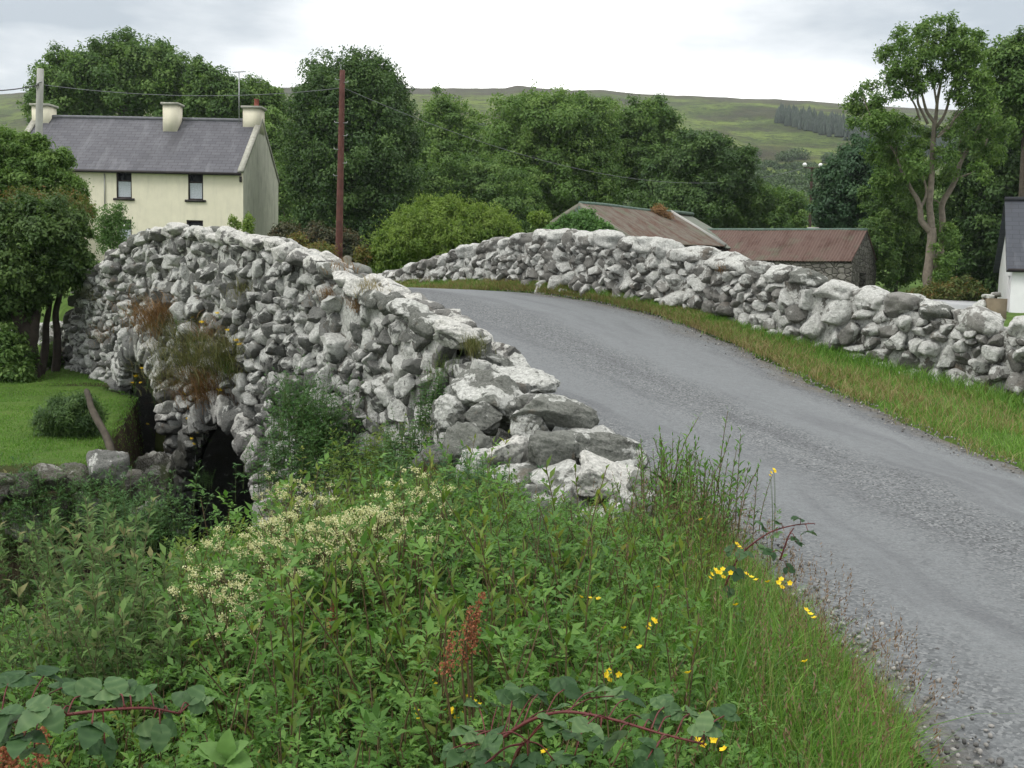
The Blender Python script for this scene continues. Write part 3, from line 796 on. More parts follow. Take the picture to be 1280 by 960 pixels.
# ================================================================== right hand wall
rwall = thing('dry_stone_wall', 'dry stone wall of rounded pale boulders along the grass verge across the road', 'wall', tuple(rwb[0]))
rp = rwb[:, :2]
Tn = unit(np.gradient(rp, axis=0)); rn = np.stack([-Tn[:, 1], Tn[:, 0]], 1)
rn = rn * np.sign((rn * (np.array([-3, 0]) - 0)).sum(1))[:, None]        # towards the road
rzt = rwt[:, 2] - .25; rzb = rwb[:, 2] - .18
Sr = np.concatenate([[0], np.cumsum(np.linalg.norm(np.diff(rp, axis=0), axis=1))])
stones, _ = rubble(rp, rn, rzb, np.maximum(rzt, rzb + .3), .215, 1.12, .7, .03, seed=31, loyd=2, protr=.035)
lay(stones, rwall, M_STONE_R, 'wall_stone', 'wall_rubble')
core = MB()
strip(core, rp, .03, rn, rzb - .2, rzt + .05)
strip(core, rp, .62, rn, rzb - .6, rzt + .05)
a_ = rp - rn * .03; b_ = rp - rn * .62; n_ = len(rp); I = np.arange(n_)
core.add(np.vstack([np.c_[a_, rzt + .05], np.c_[b_, rzt + .05]]), np.stack([I[:-1], I[1:], I[1:] + n_, I[:-1] + n_], -1), .4)
core.build('core', M_CORE, rwall)
s = 0; i = 0
while s < Sr[-1] - .15:
    ln = random.choice([.42, .5, .6, .72, .95]) * random.uniform(.85, 1.15) * np.interp(s, [0, 6, 14], [1.05, 1.0, .8])
    m_ = s + ln / 2
    x, y, z = [float(np.interp(m_, Sr, q)) for q in (rp[:, 0], rp[:, 1], rwt[:, 2])]
    nx_, ny_ = float(np.interp(m_, Sr, rn[:, 0])), float(np.interp(m_, Sr, rn[:, 1]))
    dz = float(np.interp(m_ + .3, Sr, rwt[:, 2]) - np.interp(m_ - .3, Sr, rwt[:, 2])) / .6
    hh = random.uniform(.16, .225) * (1 if ln > .5 else .9) * np.interp(s, [0, 5, 9], [.86, .9, 1])
    Vb, Fb = boulder((ln / 2 * 1.05, random.uniform(.28, .36), hh), 2000 + i, 4, 8, .74, 1.0, .68)
    tx_, ty_ = float(np.interp(m_, Sr, Tn[:, 0])), float(np.interp(m_, Sr, Tn[:, 1]))
    ang = math.atan2(ty_, tx_) + random.uniform(-.15, .15)
    Vb[:, 2] += Vb[:, 0] * (dz * .9 + random.uniform(-.12, .12))
    ca, sa = math.cos(ang), math.sin(ang)
    W = np.c_[Vb[:, 0] * ca - Vb[:, 1] * sa, Vb[:, 0] * sa + Vb[:, 1] * ca, Vb[:, 2]] + np.array([x - nx_ * .20, y - ny_ * .20, z - hh * .86 + random.uniform(-.03, .04)])
    m = MB(); m.add(W, Fb, random.random()); m.build('coping_stone', M_STONE_R if random.random() < .86 else M_BLOCK, rwall, smooth=True)
    s += ln * .97; i += 1

# low wall going on behind the thorn tree, and the rocks of the river bank
lw = thing('field_wall', 'low grey stone field wall running on behind the thorn tree trunk', 'wall', tuple(at(20, 470, 25.5)))
lp = catmull([at(96, 470, 24.6)[:2], at(60, 470, 25.4)[:2], at(20, 470, 26.2)[:2], at(-40, 470, 27.5)[:2], at(-140, 470, 29)[:2]], 8)
Tl = unit(np.gradient(lp, axis=0)); ln_ = np.stack([-Tl[:, 1], Tl[:, 0]], 1); ln_ = ln_ * np.sign((ln_ * np.array([0.2, -1])).sum(1))[:, None]
lb = np.full(len(lp), -1.1); lt = np.interp(np.arange(len(lp)), [0, 8, 16, len(lp)], [.25, .15, -.1, -.2])
stones, _ = rubble(lp, ln_, lb, lt, .26, 1.2, .6, .05, seed=41)
m = MB()
lay(stones, lw, M_STONE_R, 'wall_stone', 'wall_rubble', 60)
m = MB(); strip(m, lp, .08, ln_, lb - .2, lt - .04); strip(m, lp, .5, ln_, lb - .2, lt - .04); m.build('core', M_CORE, lw)

BANK = [(132, 582, 12.95, (.26, .22, .25)), (95, 598, 12.9, (.27, .24, .19)), (60, 600, 12.7, (.24, .22, .19)), (28, 606, 12.5, (.22, .2, .17)), (-6, 612, 12.4, (.26, .22, .2)),
        (160, 612, 13.3, (.25, .22, .24)), (112, 640, 12.7, (.24, .2, .26)), (70, 646, 12.65, (.25, .2, .24)), (30, 655, 12.6, (.26, .2, .22)), (180, 650, 14.2, (.26, .26, .3)), (195, 600, 16.0, (.3, .3, .45))]
BL = ['pale grey rounded boulder beside the leaning dead branch at the lawn edge', 'mossy brown boulder second in the row below the lawn edge', 'low dark boulder third in the row below the lawn edge', 'small dark boulder fourth in the row below the lawn edge', 'dark mossy boulder at the far left end of the lawn edge',
      'wet dark boulder below the foot of the pale grey boulder', 'brown boulder in the lower row of the river bank under the lawn', 'dark boulder in the lower row left of the brown one', 'dark boulder in the lower row at the far left above the willow leaves', 'wet dark boulder near the bridge pier by the water', 'tall brown boulder standing in the narrow dark opening beside the bridge pier']
for i, ((px, py, Y, sz), lab) in enumerate(zip(BANK, BL)):
    Vb, Fb = boulder(sz, 900 + i, 4, 9, .75)
    m = MB(); m.add(Vb + np.array(at(px, py, Y)), Fb, random.random())
    tag(m.build('boulder', M_STONE if i == 0 else M_BANKROCK, smooth=True), lab, 'boulder', 'boulders on the river bank')
# ------------------------------------------------------------------ hills
def hills_mat():
    m = NT('moorland'); v = m.world()
    sp_ = m.n('ShaderNodeSeparateXYZ'); m.put(sp_.inputs[0], v)
    vs = m.mapv(v, (1, .45, 1.6))
    n1 = m.noise(vs, .008, 7, .66); n2 = m.noise(vs, .03, 6, .72); n3 = m.noise(v, .13, 6, .8)
    c = m.ramp(n1, [(.36, (.042, .05, .02)), (.44, (.085, .125, .03)), (.53, (.15, .20, .042)), (.62, (.055, .06, .028))])
    c = m.mix(m.step(n2, .46, .58), c, m.mix(.75, c, (.05, .044, .03)))
    c = m.mix(m.math('MULTIPLY', m.step(n3, .50, .58), .8), c, (.028, .04, .016))
    # old enclosed pasture low down, heather on the top
    lo = m.n('ShaderNodeMapRange'); m.put(lo.inputs[0], m.math('ADD', sp_.outputs[2], m.math('MULTIPLY', n1, 40))); lo.inputs[1].default_value = 72; lo.inputs[2].default_value = 34
    c = m.mix(m.math('MULTIPLY', lo.outputs[0], .75), c, m.mix(m.step(n2, .35, .65), (.11, .21, .04), (.16, .25, .055)))
    hi = m.n('ShaderNodeMapRange'); m.put(hi.inputs[0], m.math('ADD', sp_.outputs[2], m.math('MULTIPLY', n2, 30))); hi.inputs[1].default_value = 148; hi.inputs[2].default_value = 172
    c = m.mix(m.math('MULTIPLY', hi.outputs[0], .85), c, m.mix(m.step(n3, .4, .6), (.045, .04, .03), (.085, .08, .05)))
    return m.done(m.principled(c, .95, m.bump(n3, 1., 3.), spec=.1))
SKY = np.array([(-900, 150), (-300, 128), (0, 118), (150, 110), (300, 110), (420, 108), (530, 110), (590, 110), (622, 110), (640, 106), (660, 110), (700, 113), (740, 112), (780, 117), (860, 120), (900, 122), (960, 124), (1060, 131), (1160, 136), (1280, 143), (1500, 156), (2200, 190)], float)
az_ = np.linspace(-1.15, 1.15, 420)
Dd = np.concatenate([np.linspace(120, 420, 36), np.linspace(430, 1000, 62), np.linspace(1010, 1060, 6), np.linspace(1080, 1180, 8)])
AZ, DD = np.meshgrid(az_, Dd, indexing='ij')
# skyline height per azimuth at 1000 m
sk = []
for a in az_:
    px = 640 + math.tan(max(-1.0, min(1.0, a))) * FPX
    py = np.interp(px, SKY[:, 0], SKY[:, 1]) + .9 * vnoise(np.array([[px, 0, 0]]), .05, 3)[0] + .5 * vnoise(np.array([[px, 0, 0]]), .17, 4)[0]
    p = at(px, py, 1000.); sk.append(p[2])
sk = np.array(sk)[:, None]
HX = np.sin(AZ) * DD / np.cos(AZ * .0); HY = np.cos(AZ) * DD
HX = np.tan(np.clip(AZ, -1.15, 1.15)) * DD; HY = DD + 0 * HX
t = np.clip((DD - 120) / 880, 0, None)
prof = np.interp(t, [0, .12, .3, .55, .8, .93, 1.0, 1.1, 1.9], [.02, .075, .235, .52, .80, .925, 1.0, 1.0, .85])
HZ = sk * prof
P3 = np.stack([HX, HY, HX * 0], -1)
amp = 7 * np.sin(np.clip(t, 0, 1) * math.pi) ** .7
HZ = HZ + amp * fbm(P3, .009, 8, 4) + .9 * fbm(P3, .07, 2, 2) * (t < .95)
HZ = np.where(DD < 145, np.minimum(HZ, 4.5), HZ)
def hillz(px, D):
    az = math.atan((px - 640) / FPX); i = int(np.argmin(abs(az_ - az))); return float(np.interp(D, Dd, HZ[i]))
mb = MB(); a, b = HX.shape; I = np.arange(a * b).reshape(a, b)
mb.add(np.stack([HX, HY, HZ], -1).reshape(-1, 3), np.stack([I[:-1, :-1], I[1:, :-1], I[1:, 1:], I[:-1, 1:]], -1).reshape(-1, 4))
tag(mb.build('hills', hills_mat(), smooth=True), kind='structure')

# ------------------------------------------------------------------ building materials
M_CREAM = flat_mat('cream_render', (.68, .645, .51), .85, 2.2, .07, .06, streak=((.52, .50, .40), .5))
M_GABLE = flat_mat('weathered_shaded_gable_render', (.58, .585, .50), .9, 1.7, .14, .1, streak=((.24, .26, .20), .75))  # dirt stains plus the tree's shade, both put into the colour
M_COPE = flat_mat('cement_coping', (.36, .36, .31), .9, 6, .3, .2)
M_TRIM = flat_mat('dark_painted_trim', (.022, .018, .018), .5, 8, .2, 0)
M_FRAME = flat_mat('dark_brown_window_frame', (.03, .022, .02), .5, 8, .2, 0)
M_WHITE = flat_mat('white_paint', (.78, .79, .80), .8, 2, .06, .05)
M_NET = flat_mat('net_curtain', (.42, .46, .50), .9, 25, .35, .1)
M_POT = flat_mat('red_clay_pot', (.24, .075, .05), .8, 8, .3, .1)
M_METAL = flat_mat('galvanised_metal', (.35, .36, .37), .45, 9, .2, 0, metal=.7)
M_POLE_RED = flat_mat('creosoted_pole', (.105, .042, .034), .85, 5, .35, .2)
M_POLE_BR = flat_mat('brown_pole', (.075, .05, .04), .85, 5, .3, .2)
M_CONC = flat_mat('grey_concrete', (.34, .34, .32), .9, 3, .15, .1)
M_WIRE = flat_mat('black_cable', (.03, .03, .032), .6, 5, .1, 0)
M_PALEWIRE = flat_mat('weathered_cable', (.16, .17, .18), .6, 5, .1, 0)
M_PORC = flat_mat('white_porcelain', (.8, .8, .8), .3, 5, .05, 0)
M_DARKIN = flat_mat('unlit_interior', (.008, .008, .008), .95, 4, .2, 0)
M_TIMBER = flat_mat('weathered_timber', (.19, .185, .15), .9, 4, .3, .2)
M_GREENTIN = flat_mat('flaking_green_sheet', (.10, .155, .125), .75, 4, .35, .1, streak=((.16, .17, .15), .6))
def glass_mat():
    m = NT('window_glass'); return m.done(m.principled((.02, .022, .025), .06, spec=.5))
M_GLASS = glass_mat()
def slate_mat(name, c1, c2, mortar, sx=2.0, sy=5.2):
    m = NT(name); uv = m.n('ShaderNodeUVMap').outputs[0]
    b = m.n('ShaderNodeTexBrick'); m.put(b.inputs['Vector'], uv)
    b.inputs['Scale'].default_value = 1; b.inputs['Brick Width'].default_value = .55; b.inputs['Row Height'].default_value = .27
    b.inputs['Mortar Size'].default_value = .014; b.inputs['Mortar Smooth'].default_value = .2; b.inputs['Bias'].default_value = 0
    m.put(b.inputs['Color1'], (*c1, 1)); m.put(b.inputs['Color2'], (*c2, 1)); m.put(b.inputs['Mortar'], (*mortar, 1))
    v = m.coords(); st = m.noise(m.mapv(uv, (1.0, .22, 1)), 1.3, 5, .65); n = m.noise(v, 7, 5, .7)
    c = m.mix(m.math('MULTIPLY', m.step(st, .52, .68), .45), b.outputs[0], (.17, .175, .19))
    c = m.mix(m.math('MULTIPLY', m.step(m.noise(m.mapv(uv, (1, .3, 1), loc=(5, 3, 0)), .9, 4), .55, .7), .5), c, (.028, .028, .034))
    c = m.mix(m.math('MULTIPLY', n, .4), c, m.mix(1., c, (.55, .55, .58), 'MULTIPLY'))
    return m.done(m.principled(c, .55, m.bump(b.outputs[1], -.6, .02), spec=.4))
M_SLATE = slate_mat('old_blue_slate', (.062, .064, .078), (.088, .09, .105), (.02, .02, .024))
M_SLATE2 = slate_mat('dark_grey_slate', (.04, .047, .062), (.05, .058, .074), (.022, .025, .032))
def rust_mat(name, base, rust, amt):
    m = NT(name); uv = m.n('ShaderNodeUVMap').outputs[0]; v = m.coords()
    st = m.noise(m.mapv(uv, (1, .12, 1)), 2.2, 6, .7); n = m.noise(v, 1.4, 6, .7)
    k = m.step(m.math('ADD', m.math('MULTIPLY', st, .5), m.math('MULTIPLY', n, .5)), .58 - .16 * amt, .70 - .16 * amt)
    c = m.mix(k, base, m.mix(m.step(m.noise(v, 5, 5), .35, .7), rust, tuple(x * .55 for x in rust)))
    c = m.mix(m.math('MULTIPLY', m.step(m.noise(v, .9, 4), .55, .7), .5), c, (.10, .13, .085))
    return m.done(m.principled(c, .8, None, spec=.3))
M_RUST = rust_mat('rusty_corrugated_sheet', (.125, .11, .09), (.105, .06, .042), .8)
M_RUST2 = rust_mat('part_rusty_corrugated_sheet', (.15, .165, .14), (.12, .07, .05), .25)
M_RUST3 = rust_mat('red_rusty_corrugated_sheet', (.115, .075, .062), (.088, .046, .036), .6)
def rubblewall_mat():
    m = NT('rubble_masonry'); v = m.coords()
    vo = m.n('ShaderNodeTexVoronoi'); m.put(vo.inputs['Vector'], m.mapv(v, (1, 1, 1.6))); vo.inputs['Scale'].default_value = 3.0; vo.feature = 'DISTANCE_TO_EDGE'
    vc = m.n('ShaderNodeTexVoronoi'); m.put(vc.inputs['Vector'], m.mapv(v, (1, 1, 1.6))); vc.inputs['Scale'].default_value = 3.0
    c = m.mix(vc.outputs['Color'], (.10, .095, .085), (.22, .21, .19))
    c = m.mix(m.step(m.noise(v, 6, 5, .7), .45, .65), c, (.12, .115, .10))
    c = m.mix(m.ramp(vo.outputs[0], [(0, 1.), (.08, 0.)]), c, (.035, .032, .028))
    return m.done(m.principled(c, .95, m.bump(m.ramp(vo.outputs[0], [(0, 0.), (.15, 1.)]), .9, .05), spec=.2))
M_RUBBLE = rubblewall_mat()

def quad_uv(name, pts, mat, parent, thick=.06, corr=0, seg=1, sag=0):
    """a roof slope: pts = ridge a, ridge b, eave b, eave a. UV in metres (u along, v down). corr: corrugation pitch"""
    a, b, c, d = [np.array(p, float) for p in pts]
    L = np.linalg.norm(b - a); H = np.linalg.norm(d - a); n = np.cross(b - a, d - a); n /= np.linalg.norm(n); n = n if n[2] > 0 else -n
    nu = max(2, int(L / corr * 6)) if corr else 24; nv = 10
    u = np.linspace(0, 1, nu + 1); v = np.linspace(0, 1, nv + 1)
    U, Vv = np.meshgrid(u, v, indexing='ij')
    P = (a[None, None] * (1 - U[..., None]) + b * U[..., None]) * (1 - Vv[..., None]) + (d[None, None] * (1 - U[..., None]) + c * U[..., None]) * Vv[..., None]
    if corr: P = P + n * (np.sin(U * L / corr * 2 * math.pi) * .018)[..., None]
    if sag: P = P + np.array([0, 0, 1]) * (fbm(P, .35, 4, 2) * sag)[..., None]
    me = bpy.data.meshes.new(name); I = np.arange((nu + 1) * (nv + 1)).reshape(nu + 1, nv + 1); N_ = I.size
    top = P.reshape(-1, 3); bot = top - n * thick
    F = [tuple(q) for q in np.stack([I[:-1, :-1], I[1:, :-1], I[1:, 1:], I[:-1, 1:]], -1).reshape(-1, 4)]
    F += [tuple(x + N_ for x in q[::-1]) for q in F]
    ed = list(I[:, 0]) + list(I[-1, 1:]) + list(I[::-1, -1][1:]) + list(I[0, ::-1][1:])
    for x, y in zip(ed[:-1], ed[1:]): F.append((x, x + N_, y + N_, y))
    me.from_pydata([tuple(p) for p in np.vstack([top, bot])], [], F)
    uvl = me.uv_layers.new(name='UVMap'); uu = np.concatenate([np.stack([U * L, Vv * H], -1).reshape(-1, 2)] * 2)
    li = np.zeros(len(me.loops), int); me.loops.foreach_get('vertex_index', li); uvl.data.foreach_set('uv', uu[li].ravel())
    bm = bmesh.new(); bm.from_mesh(me); bmesh.ops.recalc_face_normals(bm, faces=bm.faces); bm.to_mesh(me); bm.free()
    me.materials.append(mat); o = bpy.data.objects.new(name, me); COL.objects.link(o); o.parent = parent
    o.matrix_parent_inverse = base_inv(parent); return o

def holed_wall(mb, o, ex, w, h, holes, depth, en, a=.5):
    """wall sheet from origin o along ex (w) and up (h) with rectangular holes (x0,x1,z0,z1) and reveals of given depth along -en"""
    xs = sorted({0, w, *[q for H in holes for q in H[:2]]}); zs = sorted({0, h, *[q for H in holes for q in H[2:]]})
    o = np.array(o, float); ex = np.array(ex, float); en = np.array(en, float); ez = np.array([0, 0, 1.])
    for x0, x1 in zip(xs[:-1], xs[1:]):
        for z0, z1 in zip(zs[:-1], zs[1:]):
            if any(H[0] <= x0 and x1 <= H[1] and H[2] <= z0 and z1 <= H[3] for H in holes): continue
            mb.add([o + ex * x0 + ez * z0, o + ex * x1 + ez * z0, o + ex * x1 + ez * z1, o + ex * x0 + ez * z1], np.array([(0, 1, 2, 3)]), a)
    for x0, x1, z0, z1 in holes:
        for p, q in (((x0, z0), (x1, z0)), ((x1, z0), (x1, z1)), ((x1, z1), (x0, z1)), ((x0, z1), (x0, z0))):
            A = o + ex * p[0] + ez * p[1]; B = o + ex * q[0] + ez * q[1]
            mb.add([A, B, B - en * depth, A - en * depth], np.array([(0, 1, 2, 3)]), a)

# ------------------------------------------------------------------ the cream farmhouse
HB = at(304, 214, 60.)                      # right hand front corner at the eaves
Lh, Dh = 13.7, 7.4
tz = math.radians(2.5)
hx = np.array([-math.cos(tz), math.sin(tz), 0]); hy = np.array([math.sin(tz), math.cos(tz), 0]); hz_ = np.array([0, 0, 1.])
HE = 5.25; z0h = HB[2] - HE; RISE = 3.22
h0 = np.array([HB[0], HB[1], z0h])
H = lambda x, y, z: h0 + hx * x + hy * y + hz_ * z
def hbox(mb, x0, x1, y0, y1, z0, z1, a=.5):
    V = np.array([H(x, y, z) for z in (z0, z1) for (x, y) in ((x0, y0), (x1, y0), (x1, y1), (x0, y1))])
    mb.add(V, np.array([(0, 1, 2, 3), (7, 6, 5, 4), (0, 4, 5, 1), (1, 5, 6, 2), (2, 6, 7, 3), (3, 7, 4, 0)]), a)
house = thing('farmhouse', 'two storey cream rendered farmhouse with blue slate roof and three chimneys', 'house', tuple(h0))
def hpx(px, py):      # house x,z from a pixel on the front plane
    best = None
    for Y in np.linspace(57, 63, 121):
        p = np.array(at(px, py, Y)); x = (p - h0) @ hx; y = (p - h0) @ hy
        if best is None or abs(y) < best[0]: best = (abs(y), x, p[2] - z0h)
    return best[1], best[2]
wins = []
for (px0, py0, px1, py1, zl) in ((235, 216, 254, 250, None), (145, 214, 165, 248, None), (233, 275, 254, 309, None), (149, 274, 165, 306, None), (92, 274, 101, 306, None)):
    xa, zt_ = hpx(px0, py0); xb, zb_ = hpx(px1, py1); wins.append((min(xa, xb), max(xa, xb), zb_, zt_))
wins[3] = (wins[3][0], wins[3][1] + .15, wins[3][2], wins[3][3])
mb = MB()
holed_wall(mb, H(0, 0, 0), hx, Lh, HE, wins, .22, -hy)
mb.add([H(0, Dh, 0), H(Lh, Dh, 0), H(Lh, Dh, HE), H(0, Dh, HE)], np.array([(3, 2, 1, 0)]))
mb.add([H(Lh, 0, 0), H(Lh, Dh, 0), H(Lh, Dh, HE), H(Lh, Dh / 2, HE + RISE), H(Lh, 0, HE)], np.array([(0, 1, 2, 3, 4)]))
hbox(mb, .3, Lh - .3, .25, .3, .1, HE)      # inner lining so that the rooms stay dark
mb.build('front_wall', M_CREAM, house)
mb = MB(); mb.add([H(0, 0, 0), H(0, 0, HE), H(0, Dh / 2, HE + RISE), H(0, Dh, HE), H(0, Dh, 0)], np.array([(0, 1, 2, 3, 4)]))
mb.build('gable_wall', M_GABLE, house)['label'] = 'stained grey gable wall with tree shade in its colour'
ov = .22; sl_ = RISE / (Dh / 2)
roof = quad_uv('roof', [H(.28, Dh / 2, HE + RISE + .06), H(Lh - .28, Dh / 2, HE + RISE + .06), H(Lh - .28, -ov, HE - ov * sl_ + .06), H(.28, -ov, HE - ov * sl_ + .06)], M_SLATE, house)
quad_uv('roof', [H(.28, Dh / 2, HE + RISE + .06), H(Lh - .28, Dh / 2, HE + RISE + .06), H(Lh - .28, Dh + ov, HE - ov * sl_ + .06), H(.28, Dh + ov, HE - ov * sl_ + .06)], M_SLATE, house)
mb = MB(); mb.tube([H(x, Dh / 2, HE + RISE + .08) for x in np.linspace(.3, Lh - .3, 14)], .11, 8); mb.build('ridge_cap', flat_mat('grey_ridge_tile', (.13, .135, .15), .7, 6, .3), house)
for x0 in (-.06, Lh - .26):
    mb = MB()
    for s_, y0 in ((1, -.12), (-1, Dh + .12)):
        zz = HE - .12 * sl_
        V = [H(x0, y0, zz), H(x0 + .34, y0, zz), H(x0 + .34, Dh / 2, HE + RISE + .04), H(x0, Dh / 2, HE + RISE + .04)]
        V += [v + hz_ * .17 for v in V]
        mb.add(V, np.array([(0, 1, 2, 3), (7, 6, 5, 4), (0, 4, 5, 1), (1, 5, 6, 2), (2, 6, 7, 3), (3, 7, 4, 0)]))
    mb.build('gable_coping', M_COPE, house)
mb = MB(); hbox(mb, .05, Lh, -.34, -.2, HE - .27, HE - .12); mb.build('gutter', M_TRIM, house)
mb = MB(); mb.tube([H(.12, -.1, HE - .3), H(.12, -.08, HE - .62)], .07); mb.build('downpipe', M_TRIM, house)
mb = MB(); mb.tube([H(hpx(131, 220)[0], -.05, HE - .3), H(hpx(131, 220)[0], -.05, 3.1)], .035); mb.build('downpipe', M_CONC, house)
for i, (x0, x1, z0, z1) in enumerate(wins):
    f = MB(); b = .075
    hbox(f, x0, x0 + b, .06, .14, z0, z1); hbox(f, x1 - b, x1, .06, .14, z0, z1); hbox(f, x0 + b, x1 - b, .062, .138, z0, z0 + b); hbox(f, x0 + b, x1 - b, .062, .138, z1 - b, z1)
    zm = z0 + (z1 - z0) * .66; hbox(f, x0 + b, x1 - b, .058, .142, zm - .035, zm + .035)
    fr = f.build('window', M_FRAME, house)
    g = MB(); hbox(g, x0 + .02, x1 - .02, .108, .115, z0 + .02, z1 - .02); g.build('pane', M_GLASS, fr)
    g = MB()
    nxx = 16; xs = np.linspace(x0 + .06, x1 - .06, nxx)
    zz = (z0 + .05, zm - .05)
    V = [H(x, .10 + .004 * math.sin(k * 2.1), z) for z in zz for k, x in enumerate(xs)]
    g.add(V, np.array([(k, k + 1, nxx + k + 1, nxx + k) for k in range(nxx - 1)])); g.build('net_curtain', M_NET, fr)
    s_ = MB(); hbox(s_, x0 - .16, x1 + .16, -.09, .10, z0 - .13, z0); s_.build('sill', M_TRIM, fr)
def chimney(x0, x1, y0, y1, zb, ztop, pots, name='chimney'):
    m_ = MB(); hbox(m_, x0, x1, y0, y1, zb, ztop); ch = m_.build(name, M_CREAM, house)
    m_ = MB(); hbox(m_, x0 - .1, x1 + .1, y0 - .1, y1 + .1, ztop, ztop + .13); m_.build('chimney_cap', M_COPE, ch)
    for px_ in pots:
        m_ = MB(); c_ = H(px_, (y0 + y1) / 2, ztop + .13); m_.tube([c_, c_ + hz_ * .1, c_ + hz_ * .42, c_ + hz_ * .47], [.17, .15, .13, .16], 12); m_.build('chimney_pot', M_POT, ch)
ztop_ = lambda px, py, y: float(at(px, py, 60 + y)[2]) - z0h
zc = ztop_(325, 137, 3.7)
chimney(-.03, 1.0, Dh / 2 - .48, Dh / 2 + .48, HE + RISE - .7, zc, [.32])
xm = 12.4 * .385; chimney(xm, xm + .85, Dh / 2 - .95, Dh / 2 - .05, HE + RISE - .9, ztop_(217, 132, 3.3), [])
chimney(Lh - 1.0, Lh + .03, Dh / 2 - .5, Dh / 2 + .5, HE + RISE - .7, ztop_(48, 132, 3.7), [])
# aerial fixed to the right chimney
mb = MB(); A = H(1.2, Dh / 2 - .55, HE + RISE - .2); zt_ = ztop_(310, 92, 3.5) + z0h
mb.tube([A, (A[0], A[1], zt_)], .028, 6)
mb.tube([(A[0] - .35, A[1], zt_ - .02), (A[0] + .45, A[1] - .2, zt_ + .03)], .018, 5)
for k in range(7):
    c_ = np.array([A[0] - .3 + k * .11, A[1] - k * .03, zt_ + k * .006]); mb.tube([c_ - (0.05, .2, 0), c_ + (.05, .2, 0)], .012, 4)
mb.build('television_aerial', M_METAL, house)
# flat roofed porch at the left end of the front
px_a, z_a = hpx(142, 251); px_b, z_b = hpx(101, 268)
mb = MB(); hbox(mb, px_b + .0, px_b + 2.6, -1.9, -.005, 0, 2.35); mb.build('porch_wall', M_CREAM, house)
mb = MB(); V = [H(px_b - .35, -2.15, 2.38), H(px_b + 2.8, -2.15, 2.38), H(px_b + 2.8, -.004, 2.98), H(px_b - .35, -.004, 2.98)]; V += [v + hz_ * .14 for v in V]
mb.add(V, np.array([(0, 1, 2, 3), (7, 6, 5, 4), (0, 4, 5, 1), (1, 5, 6, 2), (2, 6, 7, 3), (3, 7, 4, 0)])); mb.build('porch_roof', M_TRIM, house)
mb = MB(); hbox(mb, px_b + .5, px_b + 1.2, -1.925, -1.902, .9, 2.0); mb.build('porch_window', M_GLASS, house)

# ------------------------------------------------------------------ the barn: gable towards the road, rusty roof in two runs
bA = np.array(at(725, 254, 48)); bB = np.array(at(866, 268, 58.5)); bB[2] = max(bB[2], bA[2] - .15)
bL = np.array(at(646, 304, 50.2)); bR = np.array(at(800, 303, 45.5))
dv = bB - bA
barn = thing('barn', 'old barn with a green sheeted gable and rusty corrugated roof behind the right hand wall', 'barn', (bA[0], bA[1], .5))
k = .77
quad_uv('roof', [bA, bA + dv * k, bR + dv * k, bR], M_RUST, barn, .04, .16, sag=.06)['label'] = 'long rust brown roof slope'
j = np.array([0, 0, -.10])
quad_uv('roof', [bA + dv * (k + .004) + j, bB + j, bR + dv + j, bR + dv * (k + .004) + j], M_RUST2, barn, .04, .16, sag=.05)['label'] = 'far greenish roof slope'
quad_uv('roof', [bA, bB, bL + dv, bL], M_RUST, barn, .04, .16)
mb = MB(); mb.tube([bA + dv * t_ + np.array([0, 0, .03 * math.sin(t_ * 9)]) for t_ in np.linspace(0, 1, 12)], .1, 6); mb.build('ridge_cap', M_GREENTIN, barn)
mb = MB(); q = bA + dv * k; q2 = bR + dv * k; mb.tube([q + (0, 0, .02), q2 + (0, 0, .02)], .11, 6); mb.build('roof_joint_strip', M_CONC, barn)
def mid_in(p, f=.94): return bA + (p - bA) * f
gA = bA + dv * .012 - (0, 0, .12); gL = mid_in(bL) + dv * .012 - (0, 0, .1); gR = mid_in(bR) + dv * .012 - (0, 0, .1); zg = .3
def corrsheet(mb, P0, P1, ztopf, zb, pitch=.17):
    n = int(np.linalg.norm(P1 - P0) / pitch * 4); e = (P1 - P0) / np.linalg.norm(P1 - P0); nn__ = np.array([-e[1], e[0], 0])
    V = []
    for i in range(n + 1):
        t_ = i / n; p = P0 + (P1 - P0) * t_ + nn__ * .02 * math.sin(i * math.pi / 2); V += [(p[0], p[1], zb), (p[0], p[1], ztopf(t_))]
    mb.add(V, np.array([(2 * i, 2 * i + 2, 2 * i + 3, 2 * i + 1) for i in range(n)]))
mb = MB(); tap = np.linalg.norm((gA - gL)[:2]) / np.linalg.norm((gR - gL)[:2])
corrsheet(mb, gL, gR, lambda t_: gL[2] + (gA[2] - gL[2]) * t_ / tap if t_ < tap else gA[2] + (gR[2] - gA[2]) * (t_ - tap) / (1 - tap), zg)
mb.build('gable_sheeting', M_GREENTIN, barn)
for p in (bL, bR):
    mb = MB(); d_ = (p - bA); n_ = -dv / np.linalg.norm(dv)
    V = [bA + n_ * .05 + (0, 0, .03), p + n_ * .05 + (0, 0, .03), p + n_ * .05 - (0, 0, .24), bA + n_ * .05 - (0, 0, .24)]; V += [v - n_ * .05 for v in V]
    mb.add(V, np.array([(0, 1, 2, 3), (7, 6, 5, 4), (0, 4, 5, 1), (1, 5, 6, 2), (2, 6, 7, 3), (3, 7, 4, 0)])); mb.build('bargeboard', M_TIMBER, barn)
mb = MB()
for p in (bL, bR):
    q = mid_in(p, .93); mb.add([(q[0], q[1], zg), (q[0] + dv[0], q[1] + dv[1], zg), (q[0] + dv[0], q[1] + dv[1], q[2] - .1), (q[0], q[1], q[2] - .1)], np.array([(0, 1, 2, 3)]))
mb.build('side_wall', M_RUBBLE, barn)
